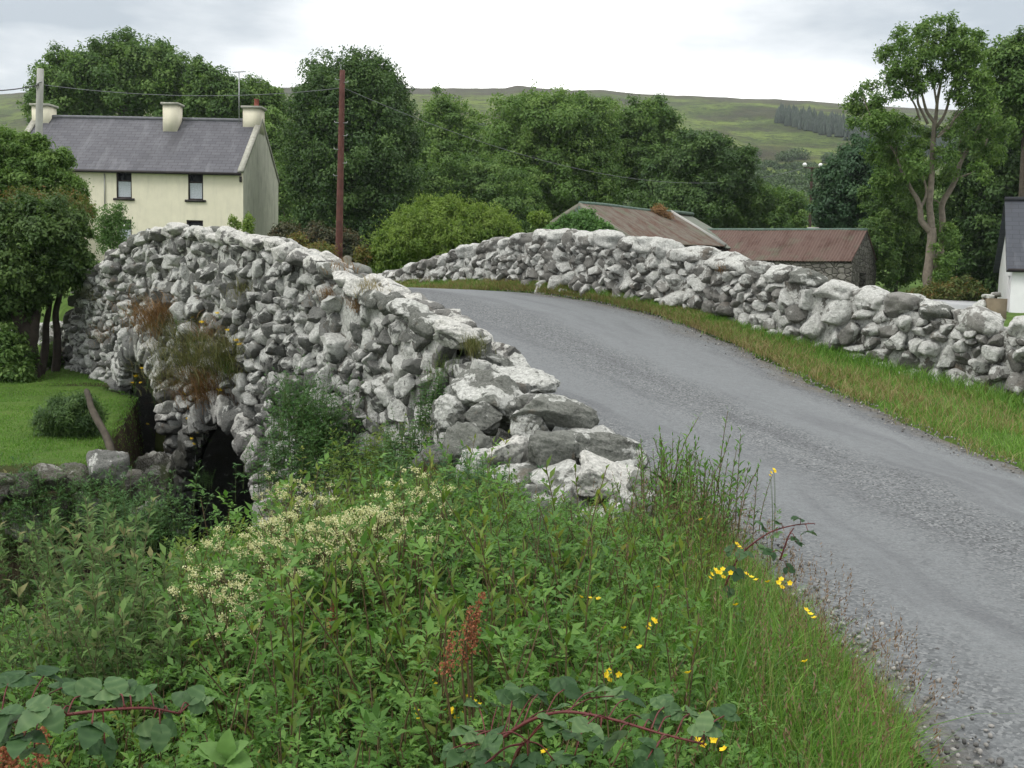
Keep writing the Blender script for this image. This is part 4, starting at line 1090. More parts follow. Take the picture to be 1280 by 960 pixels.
# ------------------------------------------------------------------ low stone shed with red roof
eR = np.array(at(1065, 327, 50)); ld_ = np.array([-.833, .552, 0]); dd_ = np.array([.552, .833, 0]); ld_ /= np.linalg.norm(ld_); dd_ /= np.linalg.norm(dd_)
rR = np.array(at(1083, 287.5, 52.2)); dep = 4.6
rC = eR + dd_ * dep / 2; rC[2] = rR[2]
shed = thing('stone_shed', 'low rubble stone shed with red rusted corrugated roof joined behind the barn', 'shed', (eR[0], eR[1], .6))
Ls = 9.5
rr0 = np.array([rC[0], rC[1], rC[2]])
quad_uv('roof', [rr0, rr0 + ld_ * Ls, eR + ld_ * Ls - dd_ * .12, eR - dd_ * .12], M_RUST3, shed, .04, .15, sag=.07)
quad_uv('roof', [rr0, rr0 + ld_ * Ls, eR + ld_ * Ls + dd_ * (dep + .12), eR + dd_ * (dep + .12)], M_RUST3, shed, .04, .15, sag=.07)
mb = MB(); mb.tube([rr0 + ld_ * t_ for t_ in np.linspace(0, Ls, 10)], .09, 6); mb.build('ridge_cap', M_GREENTIN, shed)
mb = MB()
e_ = eR - ld_ * .02
holed_wall(mb, (e_[0], e_[1], .3), ld_, Ls, eR[2] - .36, [], .2, -dd_)
g0 = eR + ld_ * .05
ww = dep; hw = eR[2] - .36
holed_wall(mb, (g0[0], g0[1], .3), dd_, ww, hw, [(1.6, 2.7, 0, 1.75)], .35, -ld_)
mb.add([g0 + (0, 0, -.06), g0 + dd_ * ww + (0, 0, -.06), (g0 + dd_ * ww / 2) * (1, 1, 0) + (0, 0, rC[2] - .05)], np.array([(0, 1, 2)]))
mb.build('rubble_wall', M_RUBBLE, shed)
mb = MB(); q = g0 + ld_ * .4; mb.add([(q[0], q[1], .3), tuple(q[:2] + dd_[:2] * ww) + (.3,), tuple(q[:2] + dd_[:2] * ww) + (hw + .3,), (q[0], q[1], hw + .3)], np.array([(0, 1, 2, 3)])); mb.build('doorway_shade_sheet', M_DARKIN, shed)  # near-black sheet painted as the shade inside the doorway
# small white gate sign like skylight seen over the ridge: a roof vent
mb = MB(); p = at(1018, 284, 56); mb.box((p[0] - .25, p[1], p[2] - .5), (p[0] + .25, p[1] + .5, p[2])); mb.build('roof_vent', M_CONC, shed)

# ------------------------------------------------------------------ white cottage at the right edge
cF = np.array(at(1266, 331, 45)); dG = np.array([1.75, 5.0, 0]); dG /= np.linalg.norm(dG); dF = np.array([dG[1], -dG[0], 0])
cot = thing('white_cottage', 'white rendered cottage with dark slate roof at the right edge behind the wall', 'house', (cF[0], cF[1], .2))
wd = 5.4; Lc = 9.; zb_ = .1
cFz = cF[2]; zr_ = float(at(1262, 250, 47.5)[2])
mb = MB()
g0 = cF
holed_wall(mb, (g0[0], g0[1], zb_), dG, wd, cFz - zb_, [(.55, 1.45, 0, 1.95)], .2, -dF)
mb.add([g0, g0 + dG * wd, (g0 + dG * wd / 2) * (1, 1, 0) + (0, 0, zr_ - .1)], np.array([(0, 1, 2)]))
holed_wall(mb, (g0[0], g0[1], zb_), dF, Lc, cFz - zb_, [(3.0, 4.0, .9, 1.9)], .2, -dG)
mb.build('wall', M_WHITE, cot)
ra = (g0 + dG * wd / 2) * (1, 1, 0) + np.array([0, 0, zr_])
sl2 = (zr_ - cFz) / (wd / 2)
for s_ in (-1, 1):
    ea = ra + dG * s_ * (wd / 2 + .25); ea[2] = cFz - .25 * sl2 + .04
    quad_uv('roof', [ra - dF * .25, ra + dF * Lc, ea + dF * Lc, ea - dF * .25], M_SLATE2, cot, .12)
mb = MB(); mb.tube([ra - dF * .25 + (0, 0, .05), ra + dF * Lc + (0, 0, .05)], .1, 8); mb.build('ridge_cap', M_SLATE2, cot)
mb = MB(); d0 = g0 - dF * -.12 + dG * .6; mb.add([(d0[0], d0[1], zb_), tuple(d0[:2] + dG[:2] * .85) + (zb_,), tuple(d0[:2] + dG[:2] * .85) + (zb_ + 1.95,), (d0[0], d0[1], zb_ + 1.95)], np.array([(0, 1, 2, 3)])); mb.build('door', M_TRIM, cot)
mb = MB(); q = g0 + dF * 3.0 + dG * .1; mb.add([(q[0], q[1], zb_ + .9), tuple(q[:2] + dF[:2]) + (zb_ + .9,), tuple(q[:2] + dF[:2]) + (zb_ + 1.9,), (q[0], q[1], zb_ + 1.9)], np.array([(0, 1, 2, 3)])); mb.build('window', M_GLASS, cot)
mb = MB(); q = g0 - dG * .28; mb.tube([q - dF * .2 + (0, 0, -.22), q + dF * Lc + (0, 0, -.22)], .07, 6); mb.build('gutter', M_TRIM, cot)
# gate pier and stub of wall beside the cottage
gp = thing('gate_pier', 'squat brown block gate pier with rough stones on top beside the white cottage', 'pier', tuple(at(1240, 392, 38)))
p = at(1243, 391, 38); top = at(1243, 373, 38)[2]
mb = MB(); mb.box((p[0] - .36, p[1] - .3, p[2] - .8), (p[0] + .3, p[1] + .3, top)); mb.build('pier_block', flat_mat('brown_blockwork', (.17, .14, .095), .9, 4, .3, .2), gp)
for i, (px, py, sz) in enumerate([(1237, 371, (.28, .2, .1)), (1246, 368, (.2, .2, .09)), (1228, 381, (.2, .2, .2)), (1222, 386, (.2, .2, .22)), (1229, 391, (.25, .2, .2))]):
    Vb, Fb = boulder(sz, 77 + i, 3); mb = MB(); mb.add(Vb + np.array(at(px, py, 38)), Fb, random.random()); mb.build('pier_stone', M_STONE_R, gp, smooth=True)
# pale concrete yard in front of the dark trees
mb = MB(); V = [at(1120, 377.5, 40), at(1245, 383, 40), at(1240, 377.5, 46), at(1120, 372, 46)]
zz = V[0][2]; V = [(v[0], v[1], v[2]) for v in V]; V += [(v[0], v[1], v[2] - .9) for v in V]
mb.add(V, np.array([(3, 2, 1, 0), (4, 5, 6, 7), (0, 1, 5, 4), (1, 2, 6, 5), (2, 3, 7, 6), (3, 0, 4, 7)]))
tag(mb.build('yard', flat_mat('pale_concrete_yard', (.36, .37, .38), .9, 2, .2, .1)), kind='structure')

# ------------------------------------------------------------------ poles, wires, posts
def pole(name, label, pts, r0, r1, mat, base_extra=2.5):
    a = np.array(at(*pts[0])); b = np.array(at(*pts[1])); d = (a - b) / np.linalg.norm(a - b)
    b2 = b - d * base_extra
    t = thing(name, label, 'utility pole', tuple(b2))
    m_ = MB(); P = np.linspace(b2, a, 9); m_.tube(P, np.linspace(r1, r0, 9), 12); m_.build('shaft', mat, t)
    return t, a, b, d
t, a, b, d = pole('utility_pole', 'tall reddish brown wooden utility pole with step irons before the big round tree', [(428, 88, 42), (423.5, 325, 42)], .105, .15, M_POLE_RED, .6)
for i, (px, py, sd) in enumerate([(427, 100, -1), (428, 103, 1), (425, 153, -1), (427, 153, 1), (427, 169, 1), (423, 186, -1), (427, 203, 1), (422, 219, -1)]):
    P = a + (b - a) * ((py - 88) / 237.); m_ = MB(); m_.tube([P + (0, -.05, 0), P + (sd * .24, -.1, 0), P + (sd * .25, -.1, .06)], .018, 6); m_.build('step_iron', M_METAL, t)
ins = a + (b - a) * (22 / 237.)
t2, a2, b2_, d2 = pole('concrete_pole', 'square grey concrete pole rising out of the green bush before the farmhouse', [(50.5, 86, 40), (48, 200, 40)], .12, .155, M_CONC, 5)
m_ = MB(); q = a2 + (b2_ - a2) * .16; m_.tube([q + (-.12, -.14, -.2), q + (.0, -.17, 0), q + (.13, -.14, .05)], .03, 6); m_.build('cable_clamp', M_METAL, t2)
t3, a3, b3, d3 = pole('crossarm_pole', 'distant wooden pole with crossarm and two white insulators above the shed roof', [(1015, 209, 78), (1012, 290, 78)], .10, .14, M_POLE_BR, 4)
q = a3 + d3 * -.35; m_ = MB(); m_.tube([q + (-.62, -.12, .3), q + (0, -.14, .27), q + (.62, -.12, .32)], .05, 6); ca = m_.build('crossarm', M_POLE_BR, t3)
for s_ in (-1, 1):
    m_ = MB(); c_ = q + np.array((s_ * .58, -.12, .34)); m_.tube([c_, c_ + (0, 0, .12), c_ + (0, 0, .2), c_ + (0, 0, .30)], [.08, .15, .16, .06], 10); m_.build('insulator', M_PORC, ca)
def wire(label, A, B, sag, r, mat):
    A, B = np.array(A), np.array(B); tt_ = np.linspace(0, 1, 40)
    P = A[None] * (1 - tt_[:, None]) + B[None] * tt_[:, None]; P[:, 2] -= sag * 4 * tt_ * (1 - tt_)
    m_ = MB(); m_.tube(P, r, 5); tag(m_.build('overhead_cable', mat, smooth=True), label, 'cable')
wire('thin pale cable from the concrete pole across the farmhouse roof to the brown pole', a2 + (b2_ - a2) * .17, ins + (-.1, 0, 0), .35, .012, M_PALEWIRE)
wire('black cable leaving the concrete pole towards the left edge', a2 + (b2_ - a2) * .17, at(-60, 110, 34), .15, .02, M_WIRE)
wire('thin cable sagging from the brown pole across the dark trees to the far crossarm pole', ins + (.1, 0, 0), q + np.array((-.58, -.12, .3)), 2.2, .011, M_PALEWIRE)
gpz = at(434, 334, 36); mb = MB()
mb.box((gpz[0] - .13, gpz[1] - .13, gpz[2] - .8), (gpz[0] + .13, gpz[1] + .13, at(434, 321, 36)[2])); mb.tube([(gpz[0], gpz[1], at(434, 321, 36)[2] - .02), (gpz[0], gpz[1], at(434, 319.5, 36)[2])], [.14, .06], 4)
tag(mb.build('gate_post', M_TIMBER), 'short grey gate post at the foot of the brown utility pole', 'post')
# leaning dead branch stuck in the lawn edge
A = np.array(at(136, 560, 14.4)); B = np.array(at(108, 488, 15.2)); mb = MB()
P = np.linspace(A - (B - A) * .2, B, 9); P[:, 0] += np.array([0, .01, .03, .03, .0, -.02, -.03, -.01, 0]); mb.tube(P, np.linspace(.06, .04, 9), 8, wob=.18)
M_BARK = flat_mat('grey_brown_bark', (.075, .065, .05), .95, 9, .45, .5)
tag(mb.build('dead_branch', M_BARK, smooth=True), 'thick bare dead branch leaning upright at the edge of the lawn', 'branch')
# ------------------------------------------------------------------ trees
G = lambda a, b, c: (a, b, c)
L_DARK = leaf_mat('dark_broadleaf', [(0, (.029, .064, .020)), (.5, (.053, .107, .029)), (1, (.10, .17, .043))], .25)
L_MID = leaf_mat('mid_green_leaf', [(0, (.046, .099, .023)), (.5, (.086, .162, .038)), (1, (.155, .245, .06))], .3)
L_ASH = leaf_mat('ash_leaf', [(0, (.056, .114, .025)), (.5, (.10, .184, .04)), (1, (.175, .27, .065))], .32)
L_LIME = leaf_mat('willow_leaf', [(0, (.075, .14, .022)), (.5, (.14, .22, .038)), (1, (.22, .30, .07))], .35)
L_BLUE = leaf_mat('bluish_sycamore_leaf', [(0, (.028, .066, .030)), (.5, (.046, .102, .046)), (1, (.085, .155, .072))], .25)
L_RED = leaf_mat('reddening_leaf', [(0, (.05, .085, .020)), (.6, (.09, .12, .03)), (1, (.17, .09, .03))], .3)
BARK = flat_mat('tree_bark', (.085, .072, .056), .95, 7, .45, .5)
BARK_P = flat_mat('pale_ash_bark', (.21, .18, .145), .95, 6, .4, .4)
def crown(mb, lobes, n, leaf, clump=.24, seed=0, fill=.22, spread=1.16, aspect=.55, up=.6, ncl=60, shoot=1.):
    """lobes: (px, py, rx, ry, Y[, depth factor]) in photo pixels; leaves gather in clumps over each lobe's surface, some fill its inside"""
    r = np.random.default_rng(seed); leaf = leaf * (.76 if leaf > .19 and n > 9000 else 1); n = int(n * (1.5 if n > 9000 else 1))
    Lb = []
    for l in lobes:
        px, py, rx, ry, Y = l[:5]; k = l[5] if len(l) > 5 else 1.
        c = np.array(at(px, py, Y)); s = Y / FPX
        Lb.append((c, np.array([rx * s, max(rx, ry * .7) * s * k, ry * s])))
    wt_ = np.array([(l[1][0] * l[1][2]) for l in Lb]); wt_ /= wt_.sum()
    for (c, R), w_ in zip(Lb, wt_):
        m = max(8, int(n * w_)); nc = max(6, int(ncl * math.sqrt(w_ * len(Lb)) if len(Lb) > 1 else ncl))
        d = unit(r.normal(size=(nc, 3))); rad = r.uniform(.56, spread, nc) * (1 + .26 * vnoise(d * 1.7 + c, 1., seed))
        cc = c + d * R * rad[:, None]
        cs = r.uniform(.45, 1.3, nc) * clump
        ctone = r.uniform(0, 1, nc)
        k = r.integers(0, nc, m)
        o = unit(r.normal(size=(m, 3))); rr = r.uniform(0, 1, m) ** .38
        o[:, 2] = np.abs(o[:, 2]) * np.where(r.uniform(size=m) < .72, 1, -1)
        off = o * rr[:, None] * cs[k][:, None] * (R.mean()) * np.array([1.15, 1.15, .8])
        P = cc[k] + off
        ins = r.uniform(size=m) < fill
        P[ins] = c + unit(r.normal(size=(ins.sum(), 3))) * R * (r.uniform(0, 1, (ins.sum(), 1)) ** .4 * .92)
        P = P + r.normal(size=P.shape) * leaf * .5
        N = unit(o * 1.0 + d[k] * .5 + np.array([0, 0, up + .25]) + r.normal(size=(m, 3)) * .36)
        D = unit(np.cross(N, r.normal(size=(m, 3))) + np.array([0, 0, -.25]))
        sz = leaf * r.uniform(.65, 1.35, m)
        tone = np.clip(.68 * ctone[k] + .32 * r.uniform(0, 1, m), 0, 1)
        add_leaves(mb, P, D, N, sz, sz * aspect, tone, .12, .15, quad=True)
        # young shoots that break the outline
        ns = max(5, int(nc * .8 * shoot)); q = int(m * .07 / ns) + 4
        sd_ = unit(r.normal(size=(ns, 3)) + np.array([0, 0, .5])); st_ = c + sd_ * R * r.uniform(.85, 1.08, (ns, 1)); ln_s = R.mean() * r.uniform(.06, .20, ns) * shoot
        f = r.uniform(0, 1, (ns, q)); dirs = unit(sd_ + np.array([0, 0, .5]) + r.normal(size=(ns, 3)) * .3)
        P = (st_[:, None] + dirs[:, None] * (f * ln_s[:, None])[..., None]).reshape(-1, 3); P = P + r.normal(size=P.shape) * (leaf * .45 + .018 * R.mean() * (1 - f.ravel()[:, None]))
        sz = leaf * r.uniform(.6, 1.2, len(P)); add_leaves(mb, P, unit(r.normal(size=P.shape)), unit(r.normal(size=P.shape) + (0, 0, .5)), sz, sz * aspect, r.uniform(.3, 1, len(P)), .12, .15, quad=True)
    return Lb
def limbs(mb, base, fork, Lb, r0, k=5, seed=0):
    r = random.Random(seed); base = np.array(base, float); fork = np.array(fork, float)
    P = np.array([base, base * .6 + fork * .4 + (r.uniform(-.1, .1), 0, 0), fork]); mb.tube(catmull(P, 5), np.linspace(r0, r0 * .72, 11), 9, wob=.08)
    for i in range(k):
        c, R = Lb[i % len(Lb)]
        e = c + R * np.array([r.uniform(-.6, .6), r.uniform(-.5, .5), r.uniform(.0, .7)])
        mm = fork * .5 + e * .5 + np.array([r.uniform(-.2, .2), r.uniform(-.2, .2), r.uniform(-.3, .1)]) * np.linalg.norm(e - fork) * .4
        Q = catmull(np.array([fork, mm, e]), 6); mb.tube(Q, np.linspace(r0 * .62, r0 * .1, len(Q)), 6)
def tree(name, label, cat, lobes, base, mat, n, leaf, r0=.2, clump=.24, seed=0, group=None, k=6, bark=None, **kw):
    bx = np.array(at(*base)); z = gz(bx[0], bx[1])[0] if base[2] < 118 else bx[2]; bx[2] = min(bx[2], z + .02) if True else z
    t = thing(name, label, cat, tuple(bx), group)
    m_ = MB(); Lb = crown(m_, lobes, n, leaf, clump, seed, **kw); 
    tr = MB(); c0 = Lb[0][0]; fork = np.array([bx[0] * .7 + c0[0] * .3, bx[1] * .7 + c0[1] * .3, bx[2] + (c0[2] - Lb[0][1][2] * .5 - bx[2]) * .9]); fork[2] = max(fork[2], bx[2] + .5)
    limbs(tr, bx - (0, 0, .2), fork, Lb, r0, k, seed)
    tr.build('trunk', bark or BARK, t, smooth=True); m_.build('crown', mat, t)
    return t
BG = 'background trees around the farmhouse and the barn'
tree('broadleaf_tree', 'wide dark green tree rising behind the ridge of the farmhouse', 'tree', [(160, 100, 62, 44, 88), (95, 110, 45, 38, 86), (215, 112, 38, 38, 86), (130, 82, 34, 26, 87), (190, 84, 36, 27, 87), (75, 92, 24, 26, 86), (70, 130, 36, 40, 85)], (150, 200, 88), L_MID, 52000, .36, .35, .26, 1, BG)
tree('broadleaf_tree', 'small peaked tree behind the middle chimney of the farmhouse', 'tree', [(262, 118, 26, 32, 84), (250, 98, 13, 18, 84), (285, 128, 22, 26, 84)], (262, 200, 84), L_MID, 17000, .33, .2, .3, 2, BG)
tree('broadleaf_tree', 'low sunlit tree showing between the right chimney and the big round tree', 'tree', [(305, 128, 26, 22, 86), (340, 140, 18, 30, 86), (322, 112, 15, 10, 86), (346, 190, 18, 40, 84), (348, 250, 18, 42, 82), (352, 300, 16, 26, 80)], (330, 310, 84), L_ASH, 26000, .3, .16, .3, 3, BG)
tree('round_tree', 'big dense oval dark green tree beside the farmhouse gable', 'tree', [(438, 200, 78, 100, 62), (440, 128, 64, 56, 62), (400, 215, 42, 74, 62), (482, 190, 40, 84, 62), (458, 102, 40, 36, 62), (405, 122, 34, 34, 62), (436, 285, 66, 44, 62), (402, 165, 40, 46, 62)], (430, 335, 62), L_DARK, 105000, .24, .4, .17, 4, BG, ncl=170, spread=1.06)
tree('broadleaf_tree', 'pale feathery tree between the big round tree and the wide ash', 'tree', [(556, 160, 34, 38, 84), (545, 215, 36, 36, 82), (580, 205, 32, 40, 82)], (560, 300, 84), L_ASH, 26000, .3, .2, .26, 5, BG)
tree('wide_ash_tree', 'wide billowing ash tree behind the gable end of the barn', 'tree', [(685, 190, 78, 66, 80), (645, 175, 40, 42, 79), (715, 165, 48, 42, 79), (690, 148, 48, 28, 79), (740, 215, 38, 62, 80), (650, 235, 52, 50, 78), (700, 245, 60, 45, 78)], (690, 320, 80), L_ASH, 82000, .3, .4, .2, 6, BG, ncl=110)
tree('sallow_tree', 'greyish green bushy sallow below the pale feathery tree', 'tree', [(615, 240, 46, 42, 72), (570, 245, 42, 40, 72), (640, 262, 40, 36, 70), (530, 250, 34, 45, 72)], (600, 325, 72), L_MID, 42000, .24, .16, .22, 7, BG)
tree('broadleaf_tree', 'two lobed tree standing behind the barn ridge', 'tree', [(808, 205, 40, 62, 84), (800, 160, 34, 28, 84), (765, 200, 32, 55, 84), (840, 200, 20, 38, 84), (822, 152, 20, 18, 84)], (800, 290, 84), L_MID, 42000, .3, .25, .22, 8, BG)
tree('broadleaf_tree', 'dark spiky topped tree over the far end of the barn roof', 'tree', [(868, 228, 56, 46, 70), (900, 225, 40, 40, 70), (880, 190, 30, 22, 70), (920, 215, 18, 26, 70), (835, 240, 32, 40, 70), (850, 262, 60, 28, 69), (858, 178, 9, 16, 70), (905, 190, 8, 18, 70), (935, 205, 7, 20, 70)], (880, 300, 70), L_DARK, 52000, .26, .25, .2, 9, BG)
tree('low_tree', 'low rounded dark tree above the ridge of the stone shed', 'tree', [(955, 258, 38, 25, 72), (990, 264, 22, 24, 72), (930, 254, 25, 28, 71), (908, 272, 18, 18, 71), (970, 278, 30, 14, 71)], (960, 295, 72), L_MID, 20000, .26, .15, .24, 10, BG)
tree('sycamore', 'bluish green sycamore between the crossarm pole and the tall ash', 'tree', [(1062, 240, 36, 48, 66), (1075, 200, 26, 24, 66), (1045, 262, 28, 28, 66), (1095, 235, 30, 46, 66)], (1065, 300, 66), L_BLUE, 36000, .27, .2, .22, 11, BG)
tree('hazel_bush', 'bright green bushy hazel by the gable end of the stone shed', 'bush', [(1118, 275, 34, 56, 55), (1130, 225, 30, 36, 55), (1105, 310, 22, 40, 54), (1140, 310, 26, 45, 55)], (1120, 372, 55), L_MID, 36000, .2, .12, .22, 12, BG)
tree('dark_tree', 'dark dense tree mass behind the white cottage', 'tree', [(1250, 240, 66, 100, 62), (1290, 180, 60, 90, 60), (1205, 290, 40, 80, 62), (1255, 145, 48, 46, 62), (1300, 290, 60, 90, 62), (1235, 330, 50, 60, 62)], (1250, 375, 62), L_DARK, 70000, .3, .35, .2, 13, BG, ncl=90)
tree('dark_tree', 'tall tree with thin top at the right edge above the white cottage', 'tree', [(1262, 95, 30, 36, 56), (1290, 80, 34, 40, 56), (1250, 62, 16, 12, 56), (1275, 56, 12, 10, 56), (1300, 130, 40, 50, 56)], (1275, 375, 56), L_MID, 17000, .26, .22, .3, 14, BG, fill=.1)
tree('willow_bush', 'light yellowish green willow bush beyond the far end of the right hand wall', 'bush', [(545, 300, 60, 28, 38), (500, 308, 34, 24, 37), (590, 292, 44, 22, 38), (515, 278, 20, 16, 38), (548, 268, 22, 16, 38), (575, 268, 20, 14, 38), (618, 285, 24, 20, 38), (482, 322, 18, 16, 37), (600, 272, 14, 14, 38), (530, 258, 10, 10, 38), (638, 295, 12, 16, 38), (565, 255, 9, 9, 38)], (545, 335, 38), L_LIME, 44000, .13, .06, .24, 15, None, k=10, aspect=.3, ncl=44, shoot=3.0)
tree('dark_shrub', 'dark brown green shrub at the foot of the big round tree', 'bush', [(385, 308, 40, 22, 52), (425, 310, 30, 22, 52), (360, 300, 22, 18, 54)], (390, 338, 52), leaf_mat('dark_brownish_leaf', [(0, (.03, .045, .02)), (.7, (.06, .06, .025)), (1, (.11, .06, .03))], .2), 16000, .16, .06, .22, 16)
tree('yellow_shrub', 'small yellow and red leaved garden shrub beside the gate post', 'bush', [(372, 302, 12, 8, 40), (400, 314, 20, 9, 38), (455, 322, 12, 12, 37), (385, 318, 22, 8, 38)], (395, 332, 38), leaf_mat('yellow_red_leaf', [(0, (.05, .09, .02)), (.5, (.13, .14, .03)), (.85, (.18, .11, .03)), (1, (.12, .04, .03))], .3), 3600, .1, .03, .3, 17)
tree('elder_bush', 'bright green elder bush growing in front of the barn gable', 'bush', [(728, 282, 22, 16, 43), (705, 290, 22, 10, 43), (745, 290, 20, 12, 43)], (725, 312, 43), leaf_mat('bright_elder_leaf', [(0, (.05, .12, .03)), (.5, (.085, .18, .045)), (1, (.13, .25, .07))], .35), 13000, .12, .05, .22, 18)
tree('yellow_sapling', 'small yellowish sapling at the left eave of the barn', 'bush', [(678, 276, 9, 8, 44), (668, 272, 6, 5, 44)], (678, 300, 44), L_LIME, 1500, .12, .03, .3, 19)
tree('roof_weed', 'dry orange weeds growing on the barn roof ridge', 'plant', [(824, 263, 7, 5, 54), (834, 270, 4, 3, 54)], (826, 268, 54), leaf_mat('dry_weed', [(0, (.2, .11, .05)), (1, (.33, .2, .09))], .3), 700, .16, .02, .4, 20, aspect=.2)
# near left: thorn tree over the lawn and the lighter bush behind
tree('willow_tree', 'lighter green willow with reddish shoots growing behind the dark thorn tree', 'tree', [(50, 205, 26, 20, 27), (30, 188, 24, 18, 27), (8, 182, 22, 18, 27), (68, 225, 24, 20, 27), (92, 240, 18, 18, 27), (25, 225, 34, 26, 27), (60, 250, 34, 20, 27), (-15, 210, 34, 40, 27), (102, 262, 12, 12, 27), (78, 200, 12, 12, 27), (50, 180, 10, 9, 27), (-10, 172, 16, 14, 27)], (40, 420, 27), L_ASH, 46000, .085, .14, .26, 21, None, ncl=40, aspect=.45)
m_ = MB(); crown(m_, [(60, 255, 45, 16, 23.5), (85, 262, 30, 18, 23.5), (30, 250, 26, 14, 23.5)], 2600, .08, .2, 99, aspect=.4); o_ = m_.build('reddish_shoots', L_RED, bpy.data.objects['willow_tree'])
th = thing('thorn_tree', 'dark bushy thorn tree with forked trunk on the lawn at the left edge', 'tree', tuple(at(42, 482, 22)))
m_ = MB(); crown(m_, [(38, 320, 58, 50, 22), (5, 340, 52, 54, 22), (80, 318, 26, 32, 22), (60, 282, 42, 28, 22), (-30, 330, 55, 60, 22), (18, 378, 36, 16, 22), (84, 342, 14, 16, 22), (102, 322, 14, 16, 22), (30, 268, 26, 16, 22), (95, 290, 16, 14, 22), (-5, 385, 20, 18, 22)], 60000, .085, .30, 22, fill=.1, ncl=38)
tr = MB()
def limb_px(mb, pts, r0, r1, k=9, wob=.08):
    P = catmull(np.array([at(*p) for p in pts]), 6); mb.tube(P, np.linspace(r0, r1, len(P)), k, wob=wob)
limb_px(tr, [(42, 500, 22), (41, 470, 22), (36, 430, 22), (26, 400, 22), (8, 380, 22), (-10, 362, 22)], .21, .10)
limb_px(tr, [(37, 435, 22), (42, 405, 22.1), (46, 375, 22.2), (50, 330, 22.2)], .15, .07)
limb_px(tr, [(48, 478, 22.3), (56, 440, 22.6), (58, 405, 22.6), (64, 370, 22.6)], .10, .05)
limb_px(tr, [(68, 478, 22.9), (72, 430, 22.8), (70, 390, 22.7), (80, 350, 22.6)], .10, .05)
limb_px(tr, [(30, 405, 22), (22, 385, 21.8), (20, 350, 21.8)], .12, .05)
tr.build('trunk', flat_mat('dark_thorn_bark', (.055, .045, .036), .95, 9, .5, .5), th, smooth=True); m_.build('crown', leaf_mat('thorn_leaf', [(0, (.028, .06, .016)), (.5, (.052, .10, .025)), (1, (.105, .17, .04))], .28), th)
tree('sapling', 'small feathery ash sapling before the farmhouse windows', 'tree', [(138, 270, 14, 12, 31), (146, 285, 16, 16, 31), (132, 290, 14, 16, 31), (140, 305, 18, 12, 31), (150, 262, 5, 8, 31)], (140, 330, 31), leaf_mat('feathery_leaf', [(0, (.06, .13, .03)), (1, (.12, .22, .06))], .35), 4200, .085, .03, .3, 23, fill=.15, aspect=.35)
tree('sapling', 'tiny green sapling at the right corner of the farmhouse above the parapet', 'tree', [(311, 279, 5, 9, 30), (309, 288, 6, 6, 30)], (310, 305, 30), L_LIME, 700, .07, .02, .3, 24)
tree('sapling', 'tiny pale weed on the parapet before the farmhouse wall', 'plant', [(291, 278, 4, 6, 26), (298, 282, 3, 4, 26)], (293, 295, 26), L_LIME, 160, .06, .012, .3, 25, fill=.1)
tree('broom_bush', 'dark drooping broom bush on the lawn against the bridge foot', 'bush', [(88, 518, 32, 22, 15.4), (108, 528, 20, 17, 15.4), (68, 530, 22, 13, 15.4)], (92, 548, 15.4), L_DARK, 15000, .075, .05, .22, 26, aspect=.16)
tree('hedge_bush', 'dark shrub behind the lawn at the left edge under the thorn tree', 'bush', [(4, 448, 28, 36, 21.4), (-28, 445, 30, 42, 21.4), (24, 470, 14, 16, 21.2), (62, 455, 10, 22, 23.5)], (5, 488, 21.4), L_MID, 16000, .09, .07, .24, 27)

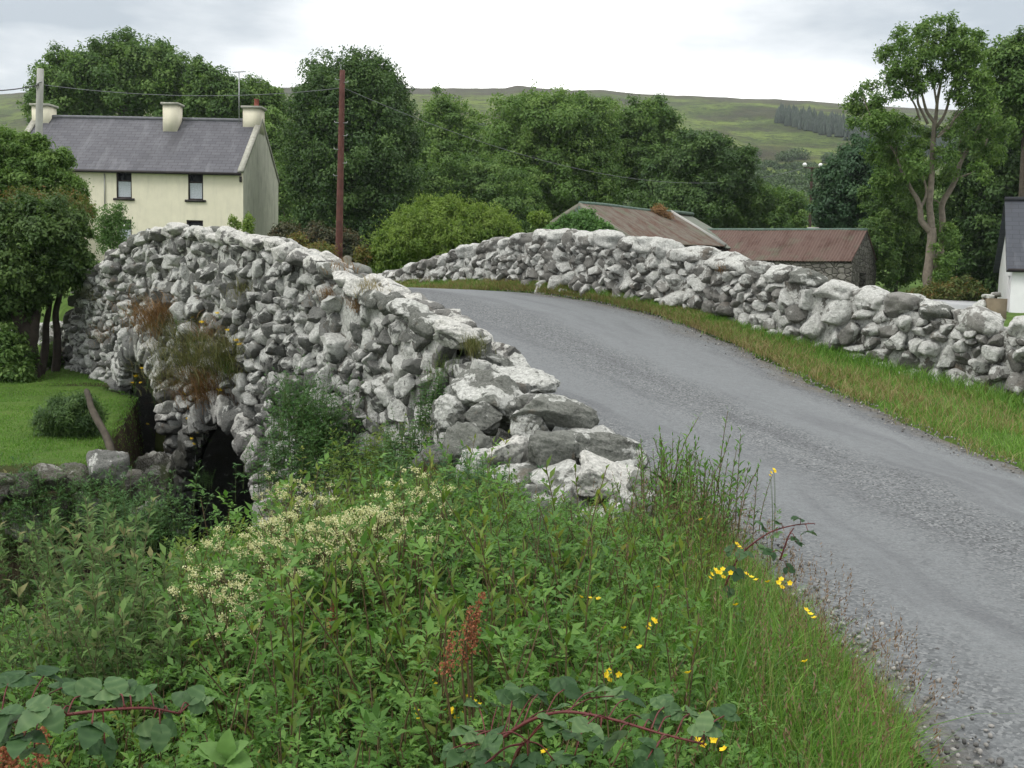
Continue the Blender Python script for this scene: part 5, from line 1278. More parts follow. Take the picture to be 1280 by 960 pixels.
# tall open ash at the right: limbs read against the sky
ash = thing('tall_ash_tree', 'tall open ash with pale forked trunk and sparse leaf tufts against the sky', 'tree', tuple(at(1162, 372, 50)))
tr = MB(); Y = 50
for pts, r0, r1 in [
    ([(1162, 376, Y), (1160, 345, Y), (1164, 310, Y), (1165, 285, Y)], .40, .30),
    ([(1165, 292, Y), (1152, 276, Y), (1149, 255, Y), (1138, 235, Y), (1128, 215, Y)], .24, .10),
    ([(1165, 288, Y), (1162, 255, Y), (1165, 215, Y), (1166, 180, Y), (1169, 150, Y)], .25, .15),
    ([(1150, 262, Y), (1158, 240, Y), (1150, 210, Y)], .12, .06),
    ([(1172, 340, Y + 1), (1178, 290, Y + 1), (1178, 255, Y + 1), (1192, 230, Y + 1), (1202, 200, Y + 1), (1215, 178, Y + 1), (1228, 150, Y + 1)], .26, .10),
    ([(1202, 200, Y + 1), (1200, 180, Y + 1), (1212, 160, Y + 1)], .10, .05), ([(1198, 222, Y + 1), (1214, 216, Y + 1), (1228, 206, Y + 1)], .07, .03),
    ([(1180, 262, Y + 1), (1172, 252, Y + 1), (1166, 250, Y + 1)], .06, .03),
    ([(1169, 155, Y), (1158, 138, Y), (1152, 115, Y), (1146, 85, Y), (1138, 58, Y)], .12, .03),
    ([(1160, 155, Y), (1148, 130, Y), (1145, 110, Y), (1125, 92, Y), (1110, 82, Y)], .10, .03),
    ([(1150, 150, Y), (1142, 128, Y), (1128, 112, Y), (1112, 100, Y)], .08, .025),
    ([(1169, 155, Y), (1172, 125, Y), (1178, 90, Y), (1182, 55, Y), (1188, 28, Y)], .13, .03),
    ([(1171, 130, Y), (1165, 95, Y), (1160, 60, Y), (1158, 32, Y)], .08, .02),
    ([(1170, 160, Y), (1182, 140, Y), (1190, 110, Y), (1205, 85, Y), (1222, 55, Y)], .12, .03),
    ([(1172, 172, Y - .5), (1188, 158, Y - .5), (1196, 140, Y - .5), (1210, 125, Y - .5)], .07, .03), ([(1174, 168, Y - .5), (1192, 150, Y - .5), (1212, 130, Y - .5), (1230, 118, Y - .5)], .07, .03),
    ([(1128, 218, Y), (1118, 190, Y), (1100, 165, Y), (1086, 140, Y), (1078, 120, Y)], .09, .02), ([(1132, 224, Y), (1122, 200, Y), (1120, 170, Y)], .07, .03),
    ([(1138, 236, Y), (1128, 225, Y), (1110, 215, Y)], .06, .02), ([(1245, 130, Y + 2), (1238, 160, Y + 2), (1228, 190, Y + 2)], .05, .09)]:
    limb_px(tr, pts, r0 * .68, r1 * .7, 7)
m_ = MB()
TUFT = [(1076, 116, 8, 5), (1088, 108, 9, 7), (1096, 122, 10, 7), (1104, 66, 8, 6), (1112, 62, 7, 5), (1114, 72, 10, 8), (1124, 46, 8, 8), (1130, 56, 9, 9), (1128, 36, 5, 4), (1152, 38, 12, 9), (1164, 26, 8, 4), (1177, 25, 7, 4), (1190, 24, 5, 7), (1150, 55, 13, 10),
        (1172, 48, 16, 13), (1195, 45, 14, 13), (1185, 62, 20, 14), (1210, 55, 18, 15), (1222, 45, 9, 7), (1205, 78, 22, 18), (1185, 88, 16, 14), (1160, 70, 13, 11), (1143, 75, 12, 10), (1128, 82, 13, 10), (1110, 92, 10, 8), (1122, 100, 14, 10), (1138, 92, 12, 9),
        (1140, 112, 12, 9), (1152, 104, 10, 8), (1165, 98, 10, 8), (1120, 115, 10, 7), (1210, 100, 18, 16), (1195, 118, 15, 12), (1222, 88, 13, 18), (1225, 115, 18, 14), (1062, 132, 12, 8), (1078, 136, 14, 9), (1092, 140, 16, 10), (1106, 148, 16, 10), (1088, 155, 18, 10), (1120, 155, 15, 9), (1070, 150, 10, 7), (1135, 160, 14, 8), (1108, 170, 18, 10), (1130, 178, 18, 12),
        (1150, 170, 14, 10), (1190, 160, 14, 10), (1205, 150, 14, 10), (1100, 190, 20, 12), (1125, 200, 20, 14), (1145, 205, 16, 14), (1180, 195, 15, 12), (1160, 225, 14, 12), (1140, 240, 16, 14), (1190, 215, 10, 10), (1110, 225, 18, 16), (1230, 135, 16, 12), (1240, 160, 20, 14), (1215, 175, 14, 10), (1235, 190, 18, 14), (1225, 215, 12, 10), (1185, 305, 12, 24), (1177, 330, 10, 22), (1190, 360, 22, 14), (1146, 225, 10, 10)]
for i, (px, py, rx, ry) in enumerate(TUFT):
    crown(m_, [(px, py, rx, ry, Y + random.uniform(-1.6, 1.2))], int(3.7 * rx * ry), .18, .34, 500 + i, fill=.08, spread=1.25, ncl=10, aspect=.4)
tr.build('trunk', BARK_P, ash, smooth=True); m_.build('crown', L_ASH, ash)
tree('bramble_bush', 'dark reddish bramble at the foot of the tall ash', 'bush', [(1175, 368, 30, 12, 47), (1205, 362, 20, 14, 47), (1150, 372, 20, 8, 47)], (1175, 385, 47), L_RED, 9000, .12, .03, .24, 28)

# far bushes and hedges on the lower hillside, the conifer plantation: masses nobody would count
def hill_at(px, py):
    az = math.atan((px - 640) / FPX); i = int(np.argmin(abs(az_ - az)))
    P = np.stack([HX[i], HY[i], HZ[i]], 1); q = pix(P)[1]; k = np.nonzero(q <= py)[0]
    k = k[0] if len(k) else len(q) - 1
    return np.array([math.tan(az) * Dd[k], Dd[k], HZ[i][k]])
m_ = MB(); r = random.Random(5)
for i in range(170):
    px = r.choice([r.uniform(860, 1085), r.uniform(860, 1085), r.uniform(530, 860), r.uniform(0, 50)]); py = r.choice([r.uniform(196, 262), r.uniform(215, 285)])
    c = hill_at(px, py); s = r.uniform(1.4, 4.6); n_ = int(170 * s)
    d = unit(RNG.normal(size=(n_, 3))); P = c + d * np.array([s * r.uniform(1, 1.8), s, s * .75]) * RNG.uniform(.5, 1, (n_, 1)) + (0, 0, s * .5)
    add_leaves(m_, P, unit(RNG.normal(size=(n_, 3))), unit(d + (0, 0, .6)), .9, .6, np.clip(RNG.uniform(0, 1, n_) * .6 + r.uniform(0, .4), 0, 1), .1, .1, quad=True)
for (xa, ya, xb, yb, n_) in ((880, 243, 1075, 262, 60), (930, 228, 1060, 236, 36), (900, 206, 1010, 214, 26), (970, 250, 1010, 285, 14), (540, 150, 620, 165, 18)):
    for i in range(n_):
        f = i / n_ + r.uniform(-.01, .01); c = hill_at(xa + (xb - xa) * f, ya + (yb - ya) * f + r.uniform(-2, 2)); s = r.uniform(1.0, 2.4); q_ = int(130 * s)
        d = unit(RNG.normal(size=(q_, 3))); P = c + d * np.array([s * 1.5, s, s * .8]) * RNG.uniform(.5, 1, (q_, 1)) + (0, 0, s * .5)
        add_leaves(m_, P, unit(RNG.normal(size=(q_, 3))), unit(d + (0, 0, .6)), .8, .55, np.clip(RNG.uniform(0, 1, q_) * .6, 0, 1), .1, .1, quad=True)
tag(m_.build('hillside_hedges', leaf_mat('far_hedge_leaf', [(0, (.04, .075, .03)), (.5, (.06, .105, .035)), (1, (.09, .14, .045))], .2)), kind='stuff')
m_ = MB()
for i in range(1300):
    f = r.random(); px = 955 + f * 270; y0 = 138 + f * 46; y1 = 153 + f * 64
    py = y0 + (y1 - y0) * r.random() ** .8 + 3
    c = hill_at(px, py); h = r.uniform(4.5, 7.5); k = 6
    P = [c, c + (0, 0, h)]; V = [c + np.array([math.cos(a) * h * .24, math.sin(a) * h * .24, h * .05]) for a in np.arange(k) * 2 * math.pi / k] + [c + np.array([math.cos(a) * h * .15, math.sin(a) * h * .15, h * .5 + r.uniform(-1, 1)]) for a in np.arange(k) * 2 * math.pi / k + .3] + [c + (0, 0, h)]
    m_.add(V, [np.array([(j, (j + 1) % k, k + (j + 1) % k, k + j) for j in range(k)]), np.array([(k + j, k + (j + 1) % k, 2 * k) for j in range(k)])], r.random())
tag(m_.build('conifer_forest', leaf_mat('far_conifer', [(0, (.012, .026, .016)), (1, (.026, .044, .026))], .1)), kind='stuff')
# thin air between here and the hill
hz = NT('hill_haze'); pv = hz.n('ShaderNodeVolumePrincipled'); pv.inputs['Color'].default_value = (.86, .93, 1, 1); pv.inputs['Density'].default_value = .00017; pv.inputs['Anisotropy'].default_value = .2
hz.t.links.new(pv.outputs[0], hz.out.inputs[1])
if HAZE:
    m_ = MB(); m_.box((-2800, -80, -40), (2800, 1260, 330)); ho = m_.build('haze', hz.m); tag(ho, kind='stuff')
# ------------------------------------------------------------------ the bank: herbs, grass, flowers
GRASS = leaf_mat('green_grass', [(0, (.062, .15, .018)), (.5, (.11, .235, .034)), (1, (.19, .32, .064))], .35, .5)
GRASS_B = leaf_mat('blue_green_grass', [(0, (.06, .13, .03)), (.5, (.095, .19, .05)), (1, (.15, .26, .08))], .35, .45)
DRY = leaf_mat('dry_grass', [(0, (.15, .13, .05)), (.5, (.235, .19, .085)), (1, (.33, .27, .14))], .3, .6)
SEED = leaf_mat('reddish_grass_heads', [(0, (.10, .055, .035)), (.5, (.16, .10, .06)), (1, (.25, .18, .12))], .2, .7)
HERB = leaf_mat('herb_leaf', [(0, (.046, .112, .020)), (.5, (.086, .188, .036)), (1, (.16, .29, .064))], .35, .5)
HERB_D = leaf_mat('dark_herb_leaf', [(0, (.032, .086, .024)), (.5, (.058, .136, .038)), (1, (.105, .20, .062))], .3, .5)
HERB_Y = leaf_mat('yellowish_herb_leaf', [(0, (.075, .13, .020)), (.6, (.125, .198, .034)), (1, (.235, .25, .055))], .38, .5)
WILLOW = leaf_mat('grey_willow_leaf', [(0, (.036, .085, .020)), (.5, (.066, .135, .032)), (.85, (.115, .195, .055)), (1, (.17, .17, .07))], .3, .5, spec=.15, back=(.16, .20, .115))
BRAM = leaf_mat('bramble_leaf', [(0, (.026, .064, .022)), (.5, (.056, .114, .042)), (1, (.12, .19, .08))], .22, .5, spec=.2, back=(.12, .17, .11))
STEM_G = flat_mat('green_stem', (.075, .12, .03), .6, 9, .2, 0)
STEM_R = flat_mat('reddish_stem', (.10, .07, .034), .6, 9, .3, 0)
STEM_W = flat_mat('willow_twig', (.10, .085, .045), .6, 9, .3, 0)
CANE = flat_mat('dark_red_cane', (.11, .028, .026), .55, 14, .35, .1)
YELLOW = leaf_mat('yellow_petal', [(0, (.72, .50, .015)), (1, (.85, .66, .03))], .25, .4)
CREAM = leaf_mat('cream_blossom', [(0, (.42, .42, .20)), (.5, (.58, .57, .33)), (1, (.72, .71, .48))], .3, .6)
RUST = leaf_mat('rusty_seeds', [(0, (.20, .065, .03)), (1, (.36, .15, .08))], .2, .7)
PINK = leaf_mat('pink_blossom', [(0, (.45, .08, .18)), (1, (.6, .16, .3))], .3, .6)
WHITEF = leaf_mat('white_petal', [(0, (.6, .6, .58)), (1, (.8, .8, .78))], .3, .5)
def on_ground(x, y): return np.stack([x, y, gz(x, y)], 1)
def plant_Y(px, py, H, lo=1.7, hi=16.):
    """depth at which a plant of height H has its top at this pixel"""
    Ys = np.arange(lo, hi, .05)
    P = np.array([at(px, py, y) for y in Ys]); d = P[:, 2] - gz(P[:, 0], P[:, 1]) - H
    k = np.nonzero(d <= 0)[0]
    return float(Ys[k[0]]) if len(k) else hi
def herbs(ml, ms, B, Hh, kind):
    n = len(B); az0 = RNG.uniform(0, 6.28, n); lean = RNG.normal(size=(n, 2)) * .16
    K, J, Lf, Wd, el0, el1 = {'pinnate': (10, 7, .215, .44, .15, 1.0), 'opposite': (9, 2, .15, .5, .1, .6), 'lance': (20, 1, .125, .27, .4, 1.1), 'fine': (13, 7, .13, .13, .3, .9), 'broad': (6, 1, .24, .55, .2, .8)}[kind]
    t = np.linspace(.22, 1, K)[None] + RNG.uniform(-.03, .03, (n, K))
    pos = B[:, None] + np.stack([lean[:, :1] * Hh[:, None] * t ** 2, lean[:, 1:] * Hh[:, None] * t ** 2, Hh[:, None] * t], -1)
    az = az0[:, None] + np.arange(K)[None] * (2.4 if kind != 'opposite' else 1.57) + RNG.normal(size=(n, K)) * .3
    el = el0 + (el1 - el0) * t + RNG.normal(size=(n, K)) * .15
    ax = np.stack([np.cos(az) * np.cos(el), np.sin(az) * np.cos(el), np.sin(el)], -1)
    sd = np.stack([-np.sin(az), np.cos(az), np.zeros_like(az)], -1)
    L = (Hh[:, None] * Lf * (1.15 - .55 * t) * RNG.uniform(.75, 1.25, (n, K)))
    if kind == 'pinnate':
        f = np.array([.35, .35, .62, .62, .86, .86, .9]); g = np.array([1, -1, 1, -1, 1, -1, 0.]); ll = np.array([.30, .30, .36, .36, .38, .38, .5])
        P = pos[:, :, None] + ax[:, :, None] * (L[..., None] * f)[..., None] - np.array([0, 0, 1]) * (L[..., None] * f ** 2 * .25)[..., None]
        D = ax[:, :, None] * (.55 + .45 * (g == 0))[:, None] + sd[:, :, None] * g[:, None] * .9 + np.array([0, 0, -.1]); LL = L[..., None] * ll
    elif kind == 'opposite':
        g = np.array([1, -1.]); P = pos[:, :, None] + ax[:, :, None] * 0 * g[:, None]; hz2 = np.stack([np.cos(az), np.sin(az), np.zeros_like(az)], -1)
        D = hz2[:, :, None] * g[:, None] + np.array([0, 0, .25]); LL = L[..., None] * np.ones(2)
    elif kind == 'fine':
        a2 = az[..., None] + np.arange(J) * 2 * math.pi / J; D = np.stack([np.cos(a2) * .9, np.sin(a2) * .9, np.full_like(a2, .55)], -1); P = np.repeat(pos[:, :, None], J, 2); LL = np.repeat(L[..., None], J, 2)
    else:
        P = pos[:, :, None]; D = ax[:, :, None]; LL = L[..., None]
    tone = np.clip(RNG.uniform(0, 1, (n, 1, 1)) * .6 + RNG.uniform(0, .4, (n, K, P.shape[2])), 0, 1)
    P = P.reshape(-1, 3); D = D.reshape(-1, 3) + RNG.normal(size=P.shape) * .12; LL = LL.reshape(-1)
    N = unit(np.array([0, 0, 1.]) + RNG.normal(size=P.shape) * .35)
    # leaf nearly upright: let it face outward
    add_leaves(ml, P, D, N, LL, LL * Wd, tone.ravel(), .2, .2)
    if ms is not None:
        tt = np.linspace(0, 1, 5); S = B[:, None] + np.stack([lean[:, :1] * Hh[:, None] * tt ** 2, lean[:, 1:] * Hh[:, None] * tt ** 2, Hh[:, None] * tt], -1)
        add_stems(ms, S, .0028 + .003 * Hh, .5)
    return pos[:, -1]
# sample the bank evenly as the lens sees it, near parts denser
def bank_points(n, x0=-11, x1=1.75, y0=1.5, y1=14.5, pw=1.0, test=None):
    o = []
    while sum(len(q) for q in o) < n:
        m = n * 2
        y = (RNG.uniform(0, 1, m) * (y1 ** (1 - pw) - y0 ** (1 - pw)) + y0 ** (1 - pw)) ** (1 / (1 - pw)) if pw != 1 else y0 * (y1 / y0) ** RNG.uniform(0, 1, m)
        x = RNG.uniform(-.62, .40, m) * y
        k = (x > x0) & (x < x1) & (x < left_edge(y) - .02); x, y = x[k], y[k]
        P = on_ground(x, y); d, sd = ch_dist(x, y)
        # keep off the water, the lawn side, and out of the wall
        bx_ = np.interp(y, path[:, 1], path[:, 0]); face = (y > 7.3) & (x > bx_ - .18)
        ppx = pix(P)[0]; k = (sd > 0) & (d > .7) & ~face & (P[:, 2] > -3.0) & ~((ppx > 215) & (ppx < 325) & (y > 10.2))
        P = P[k]
        if test is not None: P = P[test(*pix(P + (0, 0, .4)), P)]
        o.append(P)
    return np.concatenate(o)[:n]
def hgt(P):      # how tall the growth stands
    u = np.maximum(left_edge(P[:, 1]) - P[:, 0], 0)
    px, py = pix(P)
    low = 1 - .42 * sstep(5.2, 6.4, P[:, 1]) * sstep(600, 680, px) * sstep(900, 840, px)
    low = low * (1 - .4 * sstep(7.5, 9.5, P[:, 1]) * sstep(560, 480, px))
    return np.interp(u, [0, .4, 1.0, 2.0, 3.5, 6], [.22, .40, .56, .66, .76, .85]) * np.interp(P[:, 1], [1.5, 2.4, 4, 8], [.72, .85, 1, 1.0]) * low
def offedge(px, py, Q): return (left_edge(Q[:, 1]) - Q[:, 0]) > .25 + .9 * RNG.uniform(0, 1, len(Q)) * (px > 700)
ug = {k: (MB(), MB()) for k in 'abcd'}
P = bank_points(5200, test=offedge); herbs(*ug['a'], P, hgt(P) * RNG.uniform(.6, 1.08, len(P)), 'pinnate')
P = bank_points(1100, test=offedge); herbs(*ug['b'], P, hgt(P) * RNG.uniform(.5, .9, len(P)), 'opposite')
P = bank_points(1500, test=offedge); herbs(*ug['c'], P, hgt(P) * RNG.uniform(.6, 1.1, len(P)), 'lance')
P = bank_points(260, test=lambda px, py, Q: px < 640); herbs(*ug['b'], P, hgt(P) * RNG.uniform(.45, .8, len(P)), 'broad')
P = bank_points(420, test=lambda px, py, Q: (px > 480) & (px < 720) & (py < 760)); herbs(*ug['d'], P, hgt(P) * RNG.uniform(.8, 1.15, len(P)), 'fine')
P = bank_points(900, y0=6, test=lambda px, py, Q: (px > 230) & (px < 620)); herbs(*ug['c'], P, hgt(P) * RNG.uniform(.7, 1.1, len(P)), 'pinnate')
# taller growth hiding the foot of the wall end
P = bank_points(520, y0=5.0, y1=9, test=lambda px, py, Q: (px > 500) & (px < 880)); herbs(*ug['a'], P, hgt(P) * RNG.uniform(.7, 1.1, len(P)), 'pinnate')
# emergent taller stems, pale and dark, that break up the level top of the growth
P = bank_points(150, y0=3.2, y1=8.5, test=lambda px, py, Q: (px > 330) & (px < 900)); herbs(*ug['c'], P, hgt(P) * RNG.uniform(1.1, 1.6, len(P)), 'lance')
P = bank_points(170, y0=2.6, y1=9.5, test=lambda px, py, Q: (px > 250) & (px < 880)); herbs(*ug['a'], P, hgt(P) * RNG.uniform(1.1, 1.5, len(P)), 'pinnate')
for k, ml, ms in (('a', HERB, STEM_R), ('b', HERB_D, STEM_G), ('c', HERB_Y, STEM_R), ('d', HERB_D, STEM_G)):
    tag(ug[k][0].build('undergrowth', ml), kind='stuff'); tag(ug[k][1].build('undergrowth_stalks', ms), kind='stuff')
# grass through the herbs, thick towards the road
gA_, gB_, gD_ = MB(), MB(), MB()
def grassy(mb, P, L, W, b0, b1):
    return add_blades(mb, P, RNG.uniform(0, 6.28, len(P)), L, W, RNG.uniform(b0, b1, len(P)), RNG.uniform(0, 1, len(P)))
P = bank_points(26000, x0=-1.6, y0=1.6, y1=7.8, test=lambda px, py, Q: (left_edge(Q[:, 1]) - Q[:, 0]) < .25 + 1.5 * RNG.uniform(0, 1, len(Q)) ** 1.3)
grassy(gA_, P, hgt(P) * RNG.uniform(.6, 1.25, len(P)), RNG.uniform(.0035, .0085, len(P)), .2, .95)
P = bank_points(12000); grassy(gA_, P, hgt(P) * RNG.uniform(.5, 1.25, len(P)), RNG.uniform(.003, .008, len(P)), .2, 1.0)
# tussocks
for px, py, n_, H_, mb_ in ((640, 800, 130, .62, gB_), (860, 800, 150, .62, gB_), (905, 770, 140, .6, gA_), (960, 850, 160, .5, gA_), (880, 860, 170, .5, gB_), (1040, 890, 170, .42, gA_), (840, 740, 120, .6, gA_), (980, 770, 150, .5, gA_), (700, 770, 100, .6, gB_), (940, 930, 190, .4, gA_), (770, 940, 100, .45, gA_), (260, 940, 120, .5, gA_), (330, 900, 90, .5, gA_), (1080, 930, 170, .36, gA_), (745, 690, 80, .6, gB_)):
    Yp = plant_Y(px, py, H_ * .8); c = at(px, py, Yp); xy = np.array([c.x, c.y]) + RNG.normal(size=(n_, 2)) * .09
    xy[:, 0] = np.minimum(xy[:, 0], left_edge(xy[:, 1]) - .02)
    grassy(mb_, on_ground(xy[:, 0], xy[:, 1]), H_ * RNG.uniform(.7, 1.25, n_), RNG.uniform(.005, .011, n_), .3, 1.2)
# fine stalks with reddish heads along the road edge
P = bank_points(750, x0=-1.2, y0=1.7, y1=8.0, test=lambda px, py, Q: (left_edge(Q[:, 1]) - Q[:, 0]) < .06 + .9 * RNG.uniform(0, 1, len(Q)) ** 1.6)
az = RNG.uniform(0, 6.28, len(P)); tip = add_blades(gD_, P, az, hgt(P) * RNG.uniform(1.0, 1.75, len(P)) + .08, .0022, RNG.uniform(.1, .6, len(P)), RNG.uniform(0, .8, len(P)))
sh = MB()
for k in range(7):
    d = unit(np.stack([np.cos(az) * .35, np.sin(az) * .35, np.ones(len(az))], 1) + RNG.normal(size=(len(az), 3)) * .3)
    add_leaves(sh, tip - np.array([0, 0, .011]) * k + RNG.normal(size=tip.shape) * .0025, d, rdir(len(az)), RNG.uniform(.012, .022, len(az)), .0045, RNG.uniform(0, 1, len(az)), .1, .1)
P = bank_points(1500, x0=-.8, y0=1.7, y1=7.6, test=lambda px, py, Q: (left_edge(Q[:, 1]) - Q[:, 0]) < .5 * RNG.uniform(0, 1, len(Q)) ** 1.4)
grassy(gD_, P, hgt(P) * RNG.uniform(.6, 1.2, len(P)), .003, .2, .9)
tag(gA_.build('verge_grass', GRASS), kind='stuff'); tag(gB_.build('tussock_grass', GRASS_B), kind='stuff'); tag(gD_.build('dry_grass', DRY), kind='stuff'); tag(sh.build('grass_seedheads_foliage', SEED), kind='stuff')

# ------------------------------------------------------------------ verge in front of the right hand wall, grass along both sides of the road
vA, vD = MB(), MB()
def verge_pts(n, f0, f1, y0=7.5, y1=27.5):
    y = y0 + (y1 - y0) * RNG.uniform(0, 1, n) ** 1.25; R = wall_line(y) - .03; E = right_edge(y) - .03
    x = E + (R - E) * (f0 + (f1 - f0) * RNG.uniform(0, 1, n)); z = gz(x, y)
    z2 = zroad(x, y) + .02
    return np.stack([x, y, np.where(x < E + .12, np.maximum(z, z2), z)], 1)
P = verge_pts(30000, .03, 1.0); grassy(vA, P, RNG.uniform(.07, .20, len(P)) * np.interp(P[:, 1], [8, 14, 20], [1.15, 1, .75]), RNG.uniform(.005, .010, len(P)), .3, 1.1)
P = verge_pts(12000, .66, 1.0); k = fbm(P, .9, 3, 2) > -.1; P = P[k]; grassy(vA, P, RNG.uniform(.16, .36, len(P)) * np.interp(P[:, 1], [9, 14, 18], [1, .8, .4]), RNG.uniform(.006, .012, len(P)), .3, 1.0)
P = verge_pts(19000, .0, 1.0); k = fbm(P, .8, 8, 3) > -.08; P = P[k]; grassy(vD, P, RNG.uniform(.10, .28, len(P)) * np.interp(P[:, 1], [9, 14, 18], [1, .8, .45]), RNG.uniform(.005, .009, len(P)), .3, 1.1)
P = verge_pts(9000, .0, .35, 12, 27); grassy(vD, P, RNG.uniform(.06, .20, len(P)), RNG.uniform(.006, .011, len(P)), .4, 1.2)
P = verge_pts(7000, .5, 1.0, 16, 27); k = fbm(P, 1.1, 4, 2) > 0; P = P[k]; grassy(vD, P, RNG.uniform(.07, .17, len(P)), RNG.uniform(.008, .014, len(P)), .3, .9)
y = 7.2 + 19 * RNG.uniform(0, 1, 5200) ** 1.2; x = right_edge(y) + RNG.normal(size=5200) * .10 + .06 * np.sin(y * 5) + .05; k = fbm(np.stack([x, y, x * 0], 1), 1.7, 5, 2) > -.15
P = np.stack([x, y, np.maximum(gz(x, y), zroad(x, y) - .02)], 1)[k]; grassy(vA, P[::2], RNG.uniform(.06, .17, len(P[::2])), .007, .5, 1.4); grassy(vD, P[1::2], RNG.uniform(.06, .2, len(P[1::2])), .006, .5, 1.4)
tag(vA.build('verge_grass', GRASS), kind='stuff'); tag(vD.build('dry_grass', DRY), kind='stuff')
# lawn
lA = MB(); y = RNG.uniform(12.6, 27, 60000); x = RNG.uniform(-.62, -.30, 60000) * y; d, sdd = ch_dist(x, y); k = (sdd < 0) & (d > 1.25) & (x < np.interp(y, path[:, 1], path[:, 0]) - .2); x, y = x[k], y[k]
QP = on_ground(x, y); add_blades(lA, QP, RNG.uniform(0, 6.28, len(x)), RNG.uniform(.025, .07, len(x)), .009, RNG.uniform(.3, 1.1, len(x)), np.clip(.45 + .55 * fbm(QP, .8, 3, 3) + RNG.normal(size=len(x)) * .2, 0, 1))
y = RNG.uniform(12.2, 14.5, 5000); x = RNG.uniform(-.52, -.34, 5000) * y; d, sdd = ch_dist(x, y); k = (sdd < 0) & (d > 1.1) & (d < 1.7); x, y = x[k], y[k]
grassy(lA, on_ground(x, y), RNG.uniform(.1, .25, len(x)), .01, .4, 1.2)
tag(lA.build('lawn_grass', GRASS), kind='stuff')

# ------------------------------------------------------------------ willow shrubs on the left
def willow_proto(seed, hgt_=1.5, n=26):
    r = np.random.default_rng(seed); ml, ms = MB(), MB(); PT = []; 
    for i in range(n):
        a = r.uniform(0, 6.28); sp2 = r.uniform(.15, .6) * hgt_ * .55; h = hgt_ * r.uniform(.6, 1.05)
        t_ = np.linspace(0, 1, 7); base = np.array([r.normal() * .1, r.normal() * .1, 0])
        pts = base + np.stack([math.cos(a) * sp2 * t_ ** 1.3, math.sin(a) * sp2 * t_ ** 1.3, h * t_ ** .95], 1); PT.append(pts)
        m = 38; tt = r.uniform(.2, 1, m) ** .8; q = np.stack([np.interp(tt, t_, pts[:, k]) for k in range(3)], 1)
        ph = r.uniform(0, 6.28, m); D = np.stack([np.cos(ph) * .75, np.sin(ph) * .75, r.uniform(.35, 1.1, m)], 1)
        N = np.stack([-np.cos(ph) * .7, -np.sin(ph) * .7, np.ones(m) * .8], 1) + r.normal(size=(m, 3)) * .3
        Lf = r.uniform(.065, .125, m) * (1.1 - .35 * tt); add_leaves(ml, q, D, N, Lf, Lf * r.uniform(.32, .46, m), np.clip(r.uniform(0, .8) * .5 + r.uniform(0, .6, m) + (tt > .93) * .25, 0, 1), .2, .22)
    add_stems(ms, np.array(PT), .0042, .5)
    return ml, ms
WPROT = []
WL = [(60, 622, 1.4), (130, 628, 1.35), (195, 655, 1.25), (20, 660, 1.3), (90, 640, 1.35), (165, 648, 1.25), (5, 618, 1.4), (95, 720, 1.2), (165, 720, 1.15), (40, 770, 1.0), (120, 790, .95), (-30, 640, 1.4), (-20, 740, 1.2), (205, 750, 1.0), (235, 700, 1.0)]
for i, (px, py, Hh) in enumerate(WL):
    Yp = plant_Y(px, py, Hh); c = at(px, py, Yp); g = float(gz(c.x, c.y)[0])
    if i < 3:
        t = thing('willow_shrub', 'leafy grey green willow shrub with upright twigs on the near river bank', 'shrub', (0, 0, 0), 'willow shrubs on the river bank')
        ml, ms = willow_proto(60 + i, 1.25); ml.build('foliage', WILLOW, t); ms.build('twig', STEM_W, t); WPROT.append(t)
    else: t = copy_tree(WPROT[i % 3])
    t.location = (c.x, c.y, g - .03); t.rotation_euler = (0, 0, random.uniform(0, 6.28)); s = Hh / 1.25; t.scale = (s * .95, s * .95, s)
# ------------------------------------------------------------------ meadowsweet
def meadow_proto(seed):
    r = np.random.default_rng(seed); ml, ms, mf = MB(), MB(), MB()
    for i in range(4):
        a = r.uniform(0, 6.28); h = r.uniform(.8, 1.05); off = np.array([math.cos(a), math.sin(a), 0]) * r.uniform(.02, .14)
        B = np.array([off * .3]); herbs(ml, ms, B, np.array([h * .92]), 'pinnate')
        top = off * 1.2 + np.array([0, 0, h])
        tt = np.linspace(0, 1, 5)[:, None]; add_stems(ms, (B[0] * (1 - tt) + top * tt)[None], .004, .5)
        for k in range(r.integers(4, 8)):     # a loose cyme of cream puffs
            c = top + np.array([r.normal() * .045, r.normal() * .045, r.uniform(-.10, .06)]); m = 34
            p = c + unit(r.normal(size=(m, 3))) * r.uniform(.004, .028, (m, 1)) * np.array([1, 1, .8])
            add_leaves(mf, p, rdir(m), rdir(m), r.uniform(.006, .012, m), .008, r.uniform(0, 1, m), .1, .1)
            add_stems(ms, (top - (0, 0, .12) + (c - top + (0, 0, .12)) * tt)[None], .0018, .5)
    return ml, ms, mf
MP = []
MW = [(x, y + 14) for x, y in MW_] if False else [(268, 690), (290, 676), (318, 662), (345, 640), (362, 655), (385, 622), (402, 640), (440, 632), (455, 648), (365, 612), (345, 598), (425, 655), (510, 596), (522, 620), (262, 722), (300, 712), (330, 690), (395, 668), (470, 628), (500, 640), (285, 745), (310, 640), (420, 618), (480, 660), (440, 575), (355, 640), (330, 615), (375, 640), (410, 660), (452, 612), (300, 690), (340, 672)][::1]
